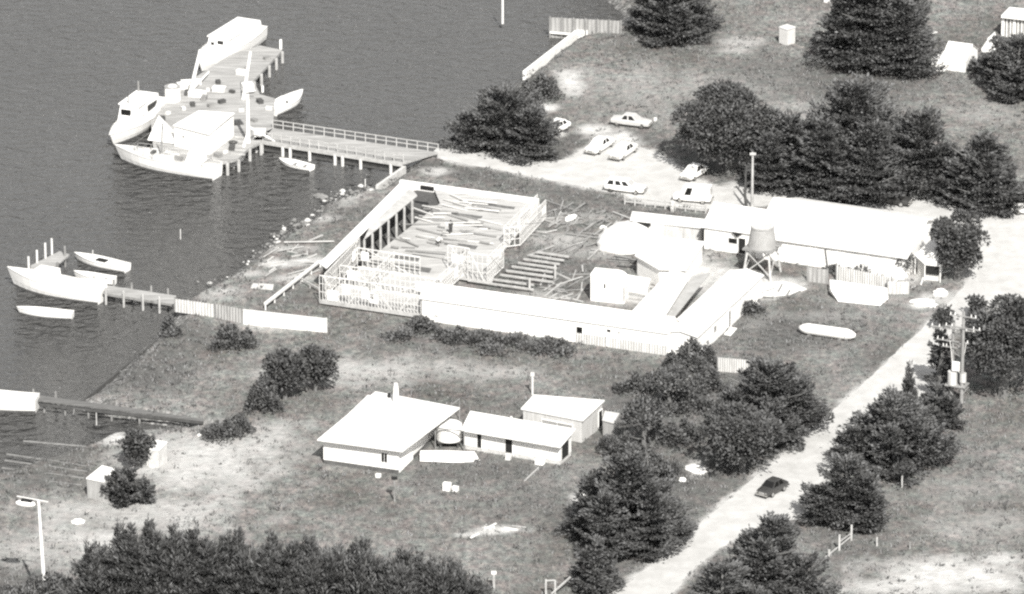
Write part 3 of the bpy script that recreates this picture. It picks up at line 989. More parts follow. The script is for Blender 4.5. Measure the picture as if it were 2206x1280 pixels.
part(MB().slab([G(797, 487, wz - .08), G(783, 517, wz - .2), G(899, 421, wz - .2), G(884, 403, wz - .08)], .1), "inner_roof", mat("dull_white_sheet", .42, .7, .25, .6), ub, label="duller inner roof sheets")
po = at_z(G(692, 566, wz), 0); pq = at_z(outB, 0)
d_ = (pq - po).normalized()
nW = Vector((-d_.y, d_.x, 0))
part(MB().bar(at_z(po - nW * .25, 1.62), at_z(pq - nW * .25, 1.62), .12, 3.24), "side_wall", DARKT, ub, label="back wall darkened for shade under the lean-to roof")  # the roof's shade is put into the wall's dark colour
for i in range(7):
    q = inA.lerp(inB, (i + .1) / 7)
    part(MB().box(at_z(q, (wz - .16 + .45) / 2) + U * -.1, (.2, .2, wz - .16 - .45), rz=ROT_U), "post", PALE, ub)
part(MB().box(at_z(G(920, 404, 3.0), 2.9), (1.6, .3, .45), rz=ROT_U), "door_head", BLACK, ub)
# far edge sill wall
a_, b_ = G(862, 404), G(1160, 445)
part(MB().bar(at_z(a_, .45), at_z(b_, .45), .5, .9), "end_wall", WHITE, ub)
# bare floor joists
for i, (x0, y0, x1, y1) in enumerate([(1008, 604, 1150, 624), (1062, 602, 1150, 614), (1078, 592, 1192, 608), (1090, 583, 1192, 597), (1103, 574, 1196, 587), (1116, 566, 1200, 578), (1128, 558, 1206, 569), (1142, 550, 1215, 561), (1156, 543, 1226, 553)]):
    part(MB().bar(G(x0, y0, .5), G(x1, y1, .5), .17, .2), "joist", PALE, ub)
for x0, y0 in ((1141, 628), (1196, 600)):
    part(MB().box(at_z(G(x0, y0), .8), (.22, .22, 1.6)), "post", PALE, ub)

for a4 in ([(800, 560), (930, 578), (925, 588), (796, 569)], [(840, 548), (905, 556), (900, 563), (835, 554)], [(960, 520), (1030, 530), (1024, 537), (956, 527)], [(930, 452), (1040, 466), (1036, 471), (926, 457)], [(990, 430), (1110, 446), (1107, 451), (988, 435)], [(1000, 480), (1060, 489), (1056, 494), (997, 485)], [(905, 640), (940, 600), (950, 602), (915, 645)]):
    part(MB().slab([G(a, b_q, .47) for a, b_q in a4], .015), "gap_shade", mat("shadowy_floor_gap", .12, .95, .5, 2), ub)  # thin dark slabs painting the shade of missing boards
# boundary rail running from the building to the white wall
rw = MB()
a_, b_ = G(572, 668), G(690, 576)
rw.bar(at_z(a_, .75), at_z(b_, .75), .42, .18)
for i in range(7):
    q = a_.lerp(b_, i / 6)
    rw.box(at_z(q, .33), (.16, .16, .66))
solo(rw, "boundary_rail", "pale timber rail on low posts between the white wall and the unfinished building", "rail", STUD)
rw = MB(); a_, b_ = G(648, 610), G(688, 632)
rw.bar(at_z(a_, .55), at_z(b_, .55), .12, .16)
for i in range(3):
    rw.box(at_z(a_.lerp(b_, i / 2), .25), (.1, .1, .5))
solo(rw, "short_rail", "short dark-shadowed rail touching the corner of the stud wall", "rail", PALE)

# ---- long white front shed
A, B = G(909, 690), G(1438, 766)
uE = (B - A).normalized(); vE = Vector((-uE.y, uE.x, 0)); outE = -vE
fs = thing("long_shed", "long low white corrugated shed with a few tiny dark windows", "shed", A.lerp(B, .5))
LE = (B - A).length
roofE = gable(fs, A, B, vE * 3.6, 2.6, 1.0, WHITE, WROOF, over=.2, back=2.6)
for s, z, w, h in ((.632, 1.0, .75, .9), (.755, 1.7, .5, .4), (.80, 1.75, .25, .25), (.05, .7, .5, .18)):
    opening(fs, "window", A, uE, s * LE, z, w, h, outE, bars=False)
ga, gb = A + uE * (LE * .63) + outE * .08, B + outE * .08
part(MB().corrugated(ga, gb, 0, 1.15, .3, .04), "skirting", PIRON, fs, label="grey corrugated sheets along the foot of the white wall")
part(MB().box(at_z(A + uE * (LE * .76), .9) + outE * .22, (.18, .12, 1.5), rz=math.atan2(uE.y, uE.x)), "downpipe", WHITE, fs)
part(MB().bar(at_z(A, 2.3) - uE * .04 + vE * .1, at_z(A, .1) - uE * .04 + vE * .1, .06, .12), "corner_board", DARKT, fs)

# lean-to and gabled wing, running away along the shore direction
P0 = [G(1350, 682, 3.0), G(1427, 690, 3.0), G(1489, 592, 3.0), G(1446, 580, 3.0)]
lt = thing("lean_to_shed", "white flat lean-to roof between the yard and the gabled shed wing", "shed", at_z((P0[0] + P0[1]) / 2, 0))
part(MB().slab(P0, .12), "roof", WROOF, lt)
cx = sum(P0, Vector()) / 4
part(MB().skirt([p.lerp(cx, .12) - Z * .16 for p in P0], 0), "wall", CREAM, lt)
part(MB().bar(P0[0].lerp(P0[1], .05) - Z * .35 + uE * .1, P0[1] - Z * .35 - uE * .2, .06, .42), "front_eave_shadow", BLACK, lt, label="black painted shadow under the front edge of the roof")  # black bar painting the shadow beneath the roof's front edge
part(MB().slab([G(1430, 691, 2.75), G(1446, 692, 2.75), G(1530, 588, 2.75), G(1491, 594, 2.75)], .08), "gutter", mat("pale_valley_sheet", .36, .8, .2, .8), lt, label="grey valley strip beside the white roof")
gw = thing("gabled_wing", "white gabled shed wing with its end wall beside the water tank", "shed", G(1500, 680))
A, B = G(1430, 752), G(1500, 757)
A = at_z(G(1432, 716, 2.5), 0); B = at_z(G(1500, 727, 2.5), 0)
dep = at_z(G(1560, 583, 2.5), 0) - A
dep = V * (dep.dot(V))
uG = (B - A).normalized()
gable(gw, A, A + U * (B - A).length, dep, 2.5, .4, WHITE, WROOF, over=.2, along=False)
opening(gw, "window", A + U * (B - A).length, V, 5.0, 1.0, .9, .9, U, bars=True)
opening(gw, "door", A + U * (B - A).length, V, 9.5, .05, .9, 2.0, U, m=GREYM, bars=False)

# ---- small yard buildings
c = [(1274, 640), (1347, 652)]
A, B = G(1272, 648), G(1345, 655)
cb = thing("cabin_box", "white round-ended cabin box standing in the yard behind the long shed", "cabin", A.lerp(B, .5))
uC = (B - A).normalized(); vC = Vector((-uC.y, uC.x, 0))
L = (B - A).length
prof = []
for i in range(13):
    a = math.pi / 2 * i / 12
    prof.append((L - 1.2 + 1.2 * math.sin(a), 3.2 - 1.0 + 1.0 * math.cos(a)))
prof = [(0, 0), (0, 3.2)] + prof + [(L, 0)]
n_ = len(prof)
v0 = [A + uC * x + Z * z for x, z in prof]
v1 = [p + vC * 2.0 for p in v0]
part(MB().add(v0 + v1, [tuple(range(n_))[::-1], tuple(range(n_, 2 * n_))] + [(i, (i + 1) % n_, (i + 1) % n_ + n_, i + n_) for i in range(n_)]), "shell", WHITE, cb)
part(MB().box(A + uC * (L * .42) + Z * 1.9 - vC * .02, (.16, .06, .5), rz=math.atan2(uC.y, uC.x)), "window", GLASS, cb)
part(MB().bar(A + uC * (L - .06) + Z * .3 - vC * .03, A + uC * (L - .06) + Z * 2.0 - vC * .03, .06, .14), "edge_strip", DARKT, cb)
part(MB().slab([G(1345, 590, 1.0), G(1402, 600, 1.0), G(1395, 622, .9), G(1345, 615, .9)], .9), "rear_platform", PCONC, cb)
sl = MB()
for i in range(6):
    a, b = G(1352 + i * 1, 648 - i * 9, .12), G(1400 + i * 2, 655 - i * 9, .12)
    sl.bar(a, b, .32, .2)
solo(sl, "timber_skids", "row of pale timber skids between the cabin box and lean-to roof", "timber", PALE)
P0 = [G(1367, 550, 2.4), G(1408, 508, 2.4), G(1520, 520, 2.3), G(1478, 582, 2.3), G(1419, 580, 2.3)]
ys = thing("yard_shed", "white low-roofed yard shed beside the pale sand heap", "shed", at_z(P0[0], 0))
part(MB().slab(P0, .12), "roof", WROOF, ys)
cx = sum(P0, Vector()) / 5
part(MB().skirt([p.lerp(cx, .08) - Z * .16 for p in P0], 0), "wall", WHITE, ys)
# sand heap
sh = MB(); rr = random.Random(5)
sh.ellipsoid(G(1348, 520, 0), (3.1, 4.6, 1.9), 22, 8, half=True, jit=.06, rng=rr, rz=-.4)
solo(sh, "sand_heap", "smooth white heap of sand in the builders' yard", "sand heap", SAND, smooth=True)
P0 = [G(1357, 474, 2.0), G(1516, 491, 2.0), G(1521, 472, 2.0), G(1362, 455, 2.0)]
os_ = thing("open_shelter", "long narrow white flat roof on posts at the car park's yard side", "shelter", at_z(P0[0], 0))
part(MB().slab(P0, .12), "roof", WROOF, os_)
part(MB().bar(at_z(P0[0], 1.0) + V * .3 + U * 2.2, at_z(P0[1], 1.0) + V * .3 - U * .2, .1, 1.7), "back_wall", PIRON, os_)
part(MB().bar(P0[0] - Z * .32 + U * .1, P0[0].lerp(P0[1], .28) - Z * .32, .07, .4), "front_gap", BLACK, os_)  # black bar for the gap under the front edge
for i in range(5):
    part(MB().box(at_z(P0[0].lerp(P0[1], (i + .1) / 4.3), .94) + V * .2, (.12, .12, 1.84)), "post", PALE, os_)
fw = MB(); a_, b_ = G(1346, 440), G(1520, 460)
for zz in (.35, .8):
    fw.bar(at_z(a_, zz), at_z(b_, zz), .08, .14)
for i in range(9):
    fw.box(at_z(a_.lerp(b_, i / 8), .5), (.14, .14, 1.0))
solo(fw, "rail_fence", "pale two-rail fence between the parked wagon and the yard shelter", "fence", PALE)

# ---- old white house by the tank
A, B = G(1517, 536), G(1645, 555)
hI = thing("white_cottage", "white gabled cottage with a black gable vent behind the water tank", "house", A.lerp(B, .5))
gable(hI, A, A + U * (B - A).length, V * 7.4, 2.7, 1.4, WHITE, WROOF, over=.3)
uI = U
opening(hI, "window", A, uI, 2.9, 1.1, 1.1, .7, -V, bars=False)
opening(hI, "door", A, uI, 4.1, .05, .9, 1.9, -V, m=BLACK, bars=False)
part(MB().add([A + U * 3.4 + Z * 2.62 - V * .35, A + U * 4.7 + Z * 2.62 - V * .35, A + U * 4.0 + Z * 2.05 - V * .35, A + U * 3.4 + Z * 2.62 - V * .2, A + U * 4.7 + Z * 2.62 - V * .2, A + U * 4.0 + Z * 2.05 - V * .2], [(0, 2, 1), (3, 4, 5), (0, 1, 4, 3), (1, 2, 5, 4), (2, 0, 3, 5)]), "vent", BLACK, hI)
part(MB().box(A + U * .4 + Z * 1.7 - V * .0 - U * .45, (.1, .9, 1.5), rz=ROT_U), "side_shadow", BLACK, hI)  # black panel painting the shadow at the cottage's left side
# ---- long white workshop
A, B = G(1628, 556), G(1948, 603)
hJ = thing("long_workshop", "longest white gabled workshop facing the road corner", "workshop", A.lerp(B, .5))
LJ = (B - A).length
gable(hJ, A, A + U * LJ, V * 13.0, 2.7, 2.1, WHITE, WROOF, over=.4)
for s, w in ((9.5, 1.0), (12.5, 1.0), (15, .9)):
    opening(hJ, "window", A, U, s, 1.2, w, .9, -V, m=CREAM, bars=True)
opening(hJ, "door", A, U, 6.3, .05, 1.0, 2.0, -V, m=CREAM, bars=False)
part(MB().bar(A + U * 8.3 + Z * 2.3 - V * .1, A + U * 8.6 + Z * .3 - V * .1, .12, .2), "downpipe", DARKT, hJ)
part(MB().box(A + V * 11.3 + Z * 3.2 - U * .06, (.1, 2.6, 1.4), rz=ROT_U), "side_black", BLACK, hJ)
# ---- porch at the workshop's road end
P0 = [G(1970, 549, 2.3), G(2012, 511, 3.6), G(2038, 546, 2.3), G(2027, 573, 2.0), G(1992, 569, 2.0)]
pc = thing("porch_hut", "small white peaked porch hut with a black opening under its front eave", "hut", at_z(P0[3], 0))
part(MB().slab(P0, .12), "roof", WROOF, pc)
cx = sum(P0, Vector()) / 5
part(MB().skirt([at_z(p.lerp(cx, .2), 1.85) for p in P0], 0), "wall", CREAM, pc)
f0, f1 = at_z(P0[4].lerp(cx, .17), 0), at_z(P0[3].lerp(cx, .17), 0)
part(MB().bar(f0 + Z * 1.3 - V * .12, f1 + Z * 1.3 - V * .12, .08, 1.0), "doorway", BLACK, pc)
for q in (P0[3], P0[4], P0[0]):
    part(MB().box(at_z(q.lerp(cx, .05), .93), (.1, .1, 1.86)), "post", WHITE, pc)

# ---- the group of houses on the grass
def quad_house(nm, label, cat, P, zb, wall_m, inset, thick=.14, roof_m=WROOF):
    o = thing(nm, label, cat, at_z((P[0] + P[1]) / 2, 0))
    part(MB().slab(P, thick), "roof", roof_m, o)
    return o
P0 = [G(683, 947, 3.0), G(867, 972, 3.0), G(991, 878, 3.2), G(809, 843, 3.2)]
h1 = quad_house("boat_house", "largest white house on the grass, with a broad plain roof and one front window", "house", P0, 0, WHITE, .3)
Aw, Bw = G(697, 999), G(859, 1022)
uh = (Bw - Aw).normalized(); vh = Vector((-uh.y, uh.x, 0))
Dw = at_z(P0[3] - V * .5 + U * .9, 0)
dl = (Dw - Aw).dot(vh)
W4 = [Aw, Bw, Bw + vh * dl, Aw + vh * dl]
part(MB().skirt([at_z(p, 2.9) for p in W4], .46), "wall", WHITE, h1)
part(MB().skirt([at_z(p.lerp(sum(W4, Vector()) / 4, .006), .46) for p in W4], -.02), "footing", mat("dark_footing", .10, .95, .4, 1.5), h1)
opening(h1, "window", Aw, uh, (Bw - Aw).length * .77, 1.1, .7, 1.1, -vh)
part(MB().bar(at_z(P0[1], 2.78) + V * 1.4 - U * .25, at_z(P0[2], 2.95) - V * 2 - U * .25, .12, .2), "side_eave_shadow", BLACK, h1)  # black strip painting the shadow under the right eave
part(MB().corrugated(Bw + uh * .02 + vh * .1, Bw + vh * 4.2 + uh * .02, .1, 2.5, .4, .03), "side_cladding", WHITE, h1)
ch = MB(); q = G(853, 866, 3.2); q = at_z(q, 3.1)
ch.tube([q, q + Z * 1.6, q + Z * 2.2], [.36, .30, .22], 10)
part(ch, "chimney", CREAM, h1)
ch = MB(); q = at_z(G(838, 856, 3.2), 3.1)
ch.tube([q, q + Z * .55], .16, 8)
part(ch, "flue", BLACK, h1)

P0 = [G(993, 926, 2.4), G(1207, 963, 2.4), G(1240, 924, 3.1), G(1013, 885, 3.1)]
h2 = quad_house("middle_cottage", "long white cottage with two dark narrow doors between two other huts", "cottage", P0, 0, WHITE, .2)
Aw, Bw = G(1000, 968), G(1206, 1003)
uh = (Bw - Aw).normalized(); vh = Vector((-uh.y, uh.x, 0))
Dd = (at_z(P0[2], 0) - Bw).dot(vh) + .1
W4 = [Aw + vh * .15, Bw + vh * .15, Bw + vh * Dd, Aw + vh * Dd]
part(MB().skirt([at_z(W4[0], 2.28), at_z(W4[1], 2.28), at_z(W4[2], 2.95), at_z(W4[3], 2.95)], .45), "wall", WHITE, h2)
part(MB().skirt([at_z(p.lerp(sum(W4, Vector()) / 4, .006), .45) for p in W4], -.02), "footing", CONC, h2)
Lw = (Bw - Aw).length
opening(h2, "door", W4[0], uh, Lw * .13, .35, .55, 1.75, -vh, m=BLACK, bars=False)
opening(h2, "door", W4[0], uh, Lw * .425, .25, .85, 1.95, -vh, m=BLACK, bars=False)
part(MB().box(at_z(Bw + vh * (Dd * .45), 1.25) + uh * .02, (.06, 1.6, 1.6), rz=math.atan2(uh.y, uh.x)), "end_doorway", BLACK, h2)
part(MB().box(at_z(W4[3], 2.95) + uh * 4.2 - vh * .4, (.25, .25, .9)), "flue", CREAM, h2)

P0 = [G(1122, 880, 2.6), G(1256, 906, 2.6), G(1303, 862, 3.0), G(1150, 850, 3.0)]
h3 = quad_house("back_hut", "white flat-roofed hut with a grey right wall behind the long cottage", "hut", P0, 0, WHITE, .2)
cx = sum(P0, Vector()) / 4
W4 = [at_z(p.lerp(cx, .06), p.z - .16) for p in P0]
part(MB().skirt(W4, -.02), "wall", PIRON, h3)
u3 = (at_z(W4[1], 0) - at_z(W4[0], 0)).normalized(); o3 = Vector((u3.y, -u3.x, 0))
opening(h3, "window", W4[0], u3, 2.2, 1.1, 3.6, .7, o3, m=GREYM)
e3 = (at_z(W4[2], 0) - at_z(W4[1], 0)).normalized()
opening(h3, "door", W4[1], e3, 4.0, .05, .9, 2.0, Vector((e3.y, -e3.x, 0)), m=BLACK, bars=False)
P0 = [G(1303, 885, 2.1), G(1335, 890, 2.1), G(1322, 912, 1.9), G(1297, 905, 1.9)]
lh = thing("side_lean_to", "little grey iron lean-to at the end of the flat-roofed back hut", "lean-to", at_z(P0[3], 0))
part(MB().slab(P0, .08), "roof", PIRON, lh)
cx = sum(P0, Vector()) / 4
part(MB().skirt([at_z(p.lerp(cx, .1), 1.8) for p in P0], 0), "wall", IRON, lh)
pv = MB(); q = G(1147, 850)
pv.tube([at_z(q, 0), at_z(q, 2.2)], .13, 7); pv.box(at_z(q, 2.3), (.4, .4, .3))
solo(pv, "vent_post", "pale capped vent post standing behind the flat-roofed back hut", "post", CREAM)
# water tank, stand and open frame between the two houses
wt = thing("rain_tank", "white round rainwater tank between the largest house and the long cottage", "tank", G(968, 950))
q = G(968, 958)
part(MB().tube([at_z(q, .7), at_z(q, 2.3), at_z(q, 2.4)], [1.35, 1.35, 1.2], 20), "tank", WHITE, wt, smooth=False)
st = MB()
for dx in (-.9, .9):
    for dy in (-.9, .9):
        st.box(at_z(q, .32) + Vector((dx, dy, 0)), (.2, .2, .64))
st.box(at_z(q, .66), (2.4, 2.4, .1))
part(st, "stand", DARKT, wt)
pf = MB()
for x0, y0 in ((938, 968), (1000, 975), (990, 905), (958, 930)):
    pf.box(at_z(G(x0, y0), 1.2), (.1, .1, 2.4))
pf.bar(at_z(G(938, 968), 2.4), at_z(G(1000, 975), 2.4), .1, .1); pf.bar(at_z(G(958, 930), 2.4), at_z(G(990, 905), 2.4), .1, .1); pf.bar(at_z(G(958, 930), 2.4), at_z(G(938, 968), 2.4), .1)
solo(pf, "pergola_frame", "thin open timber frame linking the largest house to the long cottage", "frame", TIMBER)

# ---- huts on the far grass
A, B = G(1678, 93), G(1696, 99)
hu = thing("square_hut", "small square pale hut alone on the far grass", "hut", A)
C_ = G(1713, 93)
D_ = A + C_ - B
part(MB().skirt([at_z(p, 2.0) for p in (A, B, C_, D_)], 0), "wall", CREAM, hu)
cx = (A + C_) / 2
part(MB().slab([at_z(cx + (p - cx) * 1.06, 2.12) for p in (A, B, C_, D_)], .1), "roof", CREAM, hu)
part(MB().bar(at_z(A.lerp(D_, .1), .9) - U * .06, at_z(A.lerp(D_, .7), .9) - U * .06, .05, 1.5), "door", BLACK, hu)  # black panel painting the shadow on the hut's left wall
te = thing("white_tent", "white canvas tent with a smaller front annexe near the largest cypress", "tent", G(2045, 155))
A, B = G(2030, 150), G(2080, 156)
Lt = (B - A).length
gable(te, A, A + U * Lt, V * 4.6, 1.5, 1.3, WHITE, WHITE, over=.1, thick=.05)
A2, B2 = G(2006, 152), G(2034, 154)
part(MB().skirt([at_z(A2, 1.6), at_z(B2, 1.6), at_z(B2 + V * 2.4, 1.8), at_z(A2 + V * 2.4, 1.8)], 0), "annexe", WHITE, te)
part(MB().bar(at_z(A2, .75) - U * .07 + V * .2, at_z(A2 + V * 1.5, .75) - U * .07, .05, 1.4), "annexe_shadow", BLACK, te)  # black panel painting the shadow on the annexe's left
sm = thing("small_tent", "smaller ridged white tent between the big tent and the shelter", "tent", G(2125, 108))
A = G(2114, 112); gable(sm, A, A + U * 1.6, V * 2.6, .4, 1.3, WHITE, WHITE, over=.05, thick=.05, along=False)
A, B = G(2157, 80), G(2230, 88)
sp = thing("slatted_shelter", "white frame shelter with dark slatted openings at the photo's edge", "shelter", A)
part(MB().slab([at_z(A, 2.9) - V * .3, at_z(B, 2.9) - V * .3, at_z(B, 3.0) + V * 3, at_z(A, 3.0) + V * 3], .3), "roof", WHITE, sp)
part(MB().skirt([at_z(A, 2.58) + V * .4, at_z(B, 2.58) + V * .4, at_z(B, 2.58) + V * 2.8, at_z(A, 2.58) + V * 2.8], 0), "wall", GREYM, sp)
uS = (B - A).normalized()
for i in range(9):
    part(MB().box(at_z(A + uS * (.1 + i * .48), 1.29) + V * .25, (.14 if i % 3 else .4, .1, 2.58), rz=ROT_U), "post", WHITE, sp)
part(MB().box(at_z(A, 1.6) - U * .1 + V * .6, (.1, .7, 1.4), rz=ROT_U), "side_black", BLACK, sp)  # black panel painting the shadow on the shelter's left end

# ---- shore huts at the bottom corner
P0 = [G(185, 1030, 2.2), G(232, 1040, 2.2), G(264, 1014, 2.5), G(220, 1002, 2.5)]
k1 = thing("shore_hut", "little white-roofed hut with a paling wall below the egg-shaped tree", "hut", at_z(P0[0], 0))
part(MB().slab(P0, .1), "roof", WROOF, k1)
cx = sum(P0, Vector()) / 4
part(MB().skirt([at_z(p.lerp(cx, .05), p.z - .12) for p in P0], 0), "wall", IRON, k1)
P0 = [G(318, 968, 2.0), G(342, 970, 2.0), G(361, 952, 2.2), G(322, 944, 2.2)]
k2 = thing("shore_hut", "half-hidden pale hut on the house side of the egg-shaped tree", "hut", at_z(P0[1], 0))
part(MB().slab(P0, .1), "roof", WROOF, k2)
cx = sum(P0, Vector()) / 4
part(MB().skirt([at_z(p.lerp(cx, .05), p.z - .12) for p in P0], 0), "wall", CONC, k2)
lf = MB(); a_, b_ = G(318, 1004), G(352, 982)
lf.bar(at_z(a_, .25), at_z(b_, .25), .2, .5)
solo(lf, "low_wall", "low pale wall running to the half-hidden shore hut", "wall", PCONC)

# ================================================================== TANK STAND, POLES
tk = thing("water_tower", "tapered grey water tank on a tall timber stand in front of the workshop", "water tower", G(1640, 596))
q = G(1641, 592)
zt = 3.3
part(MB().tube([at_z(q, zt + .12), at_z(q, zt + 2.35)], [1.62, 1.28], 24), "tank", TANKM, tk, label="tapered pale grey tank")
part(MB().tube([at_z(q, zt + 2.35), at_z(q, zt + 2.5)], [1.34, 1.34], 24), "rim", IRON, tk)
part(MB().tube([at_z(q, zt + 2.5), at_z(q, zt + 2.51)], [1.24, 1.24], 24), "lid", PIRON, tk)
part(MB().box(at_z(q, zt + .03), (3.5, 3.3, .18), rz=ROT_U), "platform", TIMBER, tk)
legs = []
for sx in (-1, 1):
    for sy in (-1, 1):
        t_ = at_z(q, zt - .06) + U * (1.25 * sx) + V * (1.25 * sy)
        b_ = at_z(q, 0) + U * (1.65 * sx) + V * (1.65 * sy)
        legs.append((b_, t_))
        part(MB().bar(b_, t_, .22), "leg", PALE, tk)
for i, j in ((0, 2), (2, 3), (3, 1), (1, 0)):
    part(MB().bar(legs[i][0].lerp(legs[i][1], .15), legs[j][0].lerp(legs[j][1], .9), .07, .12), "brace", PALE, tk)
    part(MB().bar(legs[j][0].lerp(legs[j][1], .15) + V * .03, legs[i][0].lerp(legs[i][1], .9) + V * .03, .07, .12), "brace", PALE, tk)
part(MB().tube([at_z(q, zt + .4) + U * 1.5, at_z(q, zt + .4) + U * 2.6, at_z(q, zt - .2) + U * 2.9], .06, 6), "pipe", GREYM, tk)

def cross_pole(name, label, px, base, top, arms, rad=.14, m=PALE):
    p = G(px, base)
    h = height_at(p, top)
    o = thing(name, label, "pole", p)
    part(MB().tube([(0, 0, -.3), (0, 0, h)], [rad, rad * .7], 8), "pole", m, o, world=False)
    for dz, w in arms:
        b = MB().box((0, -.16, h - dz), (w, .09, .12))
        ar = part(b, "crossarm", m, o, world=False)
        for s in (-.42, -.2, .2, .42):
            part(MB().tube([(w * s, -.16, h - dz + .06), (w * s, -.16, h - dz + .26)], [.05, .035], 6), "insulator", WHITE, ar, world=False)
    return o, h
cross_pole("power_pole", "single pale power pole rising in front of the rounded dark tree", 1620, 446, 328, [(.25, .7)], rad=.18)
dp = MB(); q = G(1608, 448)
dp.tube([at_z(q, 0), at_z(q, 1.6) + U * -.2, at_z(q, 3.4) - U * .15, at_z(q, 5.2) - U * .1], [.2, .16, .12, .05], 7)
for dx, z_ in ((-.5, 1.6), (.4, 2.6), (-.4, 3.6)):
    dp.tube([at_z(q, z_) - U * .15, at_z(q, z_ + .7) + U * dx], [.08, .03], 6)
solo(dp, "dead_stump", "dark bare tree stem leaning beside the single pale power pole", "tree stem", DARKT)
POLEM = mat("grey_pole_timber", .26, .9, .2, 1.5)
# twin-pole transformer
tp = thing("transformer_structure", "twin-pole power structure carrying crossarms and a pale transformer by the road", "transformer", G(2060, 868))
p1, p2 = G(2071, 872), G(2050, 862)
h1_, h2_ = height_at(p1, 672), height_at(p2, 690)
for p, h in ((p1, h1_), (p2, h2_)):
    part(MB().tube([at_z(p, -.3), at_z(p, h)], [.21, .15], 8), "pole", POLEM, tp)
mid = (p1 + p2) / 2
for p, z_, w in ((p1, h1_ - .45, 3.0), (p1, h1_ - 1.75, 4.0), (p2, h2_ - .9, 5.0), (p2, h2_ - 2.3, 3.6), (p2, h2_ - 3.0, 2.2)):
    b = at_z(p, z_)
    ar = part(MB().bar(b - U * w / 2 - V * .2, b + U * w / 2 - V * .2, .10, .13), "crossarm", POLEM, tp)
    for s in (-.46, -.3, .3, .46):
        part(MB().tube([b + U * (w * s) - V * .2 + Z * .05, b + U * (w * s) - V * .2 + Z * .32], [.07, .05], 6), "insulator", WHITE, ar)
for z_ in (h2_ - 1.5, h2_ - 2.6, h2_ - 3.7):
    part(MB().bar(at_z(p1, z_), at_z(p2, z_), .08, .12), "tie_beam", POLEM, tp)
zpl = height_at(mid, 828)
part(MB().box(at_z(mid, zpl), (2.3, 1.5, .14), rz=ROT_U), "platform", POLEM, tp)
part(MB().tube([at_z(mid, zpl + .08) - V * .35 - U * .4, at_z(mid, zpl + 1.55) - V * .35 - U * .4], .52, 14), "transformer_tank", PIRON, tp)
part(MB().tube([at_z(mid, zpl + .5) - V * .3 + U * .75, at_z(mid, zpl + 1.5) - V * .3 + U * .75], .36, 12), "fuse_tank", PIRON, tp)
part(MB().box(at_z(mid, zpl + 2.2) - V * .4, (.8, .5, .9), rz=ROT_U), "switch_box", WHITE, tp)
for s in (-1, 1):
    part(MB().bar(at_z(mid, zpl - .1) + U * (1.3 * s), at_z(mid, zpl - 1.5) + U * (.3 * s), .08, .12), "brace", POLEM, tp)
    part(MB().tube([at_z(mid, zpl + 1.5) + U * (.3 * s) - V * .3, at_z(mid, zpl + 2.6) + U * (.6 * s), at_z(mid, h2_ - 2.2) + U * (.9 * s)], .035, 5), "cable", WHITE, tp)

# tall lamp post
lp = thing("lamp_post", "tall white lamp post with a boxy lamp at the bottom corner", "lamp post", G(99, 1312))
q = G(99, 1312)
hl = height_at(q, 1078)
top = at_z(q, hl) + Vector((-.42, 0, 0))
part(MB().tube([at_z(q, -.2), q.lerp(top, .55), top], [.20, .17, .12], 10), "pole", WHITE, lp)
la = Vector((-.97, .25, 0)).normalized()
arm = part(MB().bar(top - la * 1.0 - Z * .06, top + la * 2.2 + Z * .22, .10, .10), "arm", CREAM, lp)
hd = top + la * 1.35 - Z * .48
head = part(MB().ellipsoid(hd, (1.05, .42, .36), 16, 8, rz=math.atan2(la.y, la.x)), "lamp_head", WHITE, lp, smooth=True)
part(MB().box(hd + Z * .34 - la * .15, (1.1, .5, .16), rz=math.atan2(la.y, la.x)), "lamp_cap", BLACK, head)

# little posts
def post(px, base, top, label, name="post", w=.14, m=TIMBER, cap=None, group=None):
    p = G(px, base)
    h = max(.3, height_at(p, top))
    o = thing(name, label, "post", p, group=group)
    part(MB().box((0, 0, h / 2 - .1), (w, w, h + .2)), "shaft", m, o, world=False)
    if cap:
        part(MB().box((0, 0, h + cap[2] / 2), cap), "cap", cap_m[0], o, world=False)
    else:
        part(MB().add([(-w / 2, -w / 2, h), (w / 2, -w / 2, h), (w / 2, w / 2, h), (-w / 2, w / 2, h), (0, 0, h + w * .5)], [(0, 1, 4), (1, 2, 4), (2, 3, 4), (3, 0, 4)]), "point", m, o, world=False)
    return o
cap_m = [BLACK]
post(850, 1080, 1032, "dark-capped timber post standing in the grass below the largest house", "mail_post", .16, TIMBER, (.62, .4, .2))
cap_m[0] = WHITE
post(1064, 1268, 1236, "lone pale post with a white cap near the end of the cypress row", "gate_post", .22, PALE, (.5, .3, .22))
channel = post(1083, 48, -20, "white channel marker post standing in open water", "channel_marker", .26, CREAM)
post(1943, 1050, 1024, "short pale stake on the grass beyond the conical roadside cypress", "stake", .16, PALE)
post(1889, 1176, 1158, "short pale stake just beside the rail fence on the paddock", "stake", .16, PALE)
post(1960, 1182, 1168, "short grey stake farther out in the open paddock", "stake", .16, TIMBER)
post(2144, 846, 822, "grey fence post on the grass beyond the twin-pole transformer", "stake", .16, TIMBER)
post(2190, 830, 806, "leaning grey post against the last roadside bush", "stake", .16, TIMBER)
post(458, 930, 905, "short thin stake in the mud beside the thick jetty bush", "stake", .1, PALE)
post(208, 912, 890, "thin stake standing in the mud beside the small slipway", "stake", .12, PALE)
post(389, 512, 494, "thin white stake standing in the water off the rubble shore", "stake", .08, CREAM)
post(787, 402, 386, "thin white stake at the tip of the rubble bank", "stake", .1, CREAM)

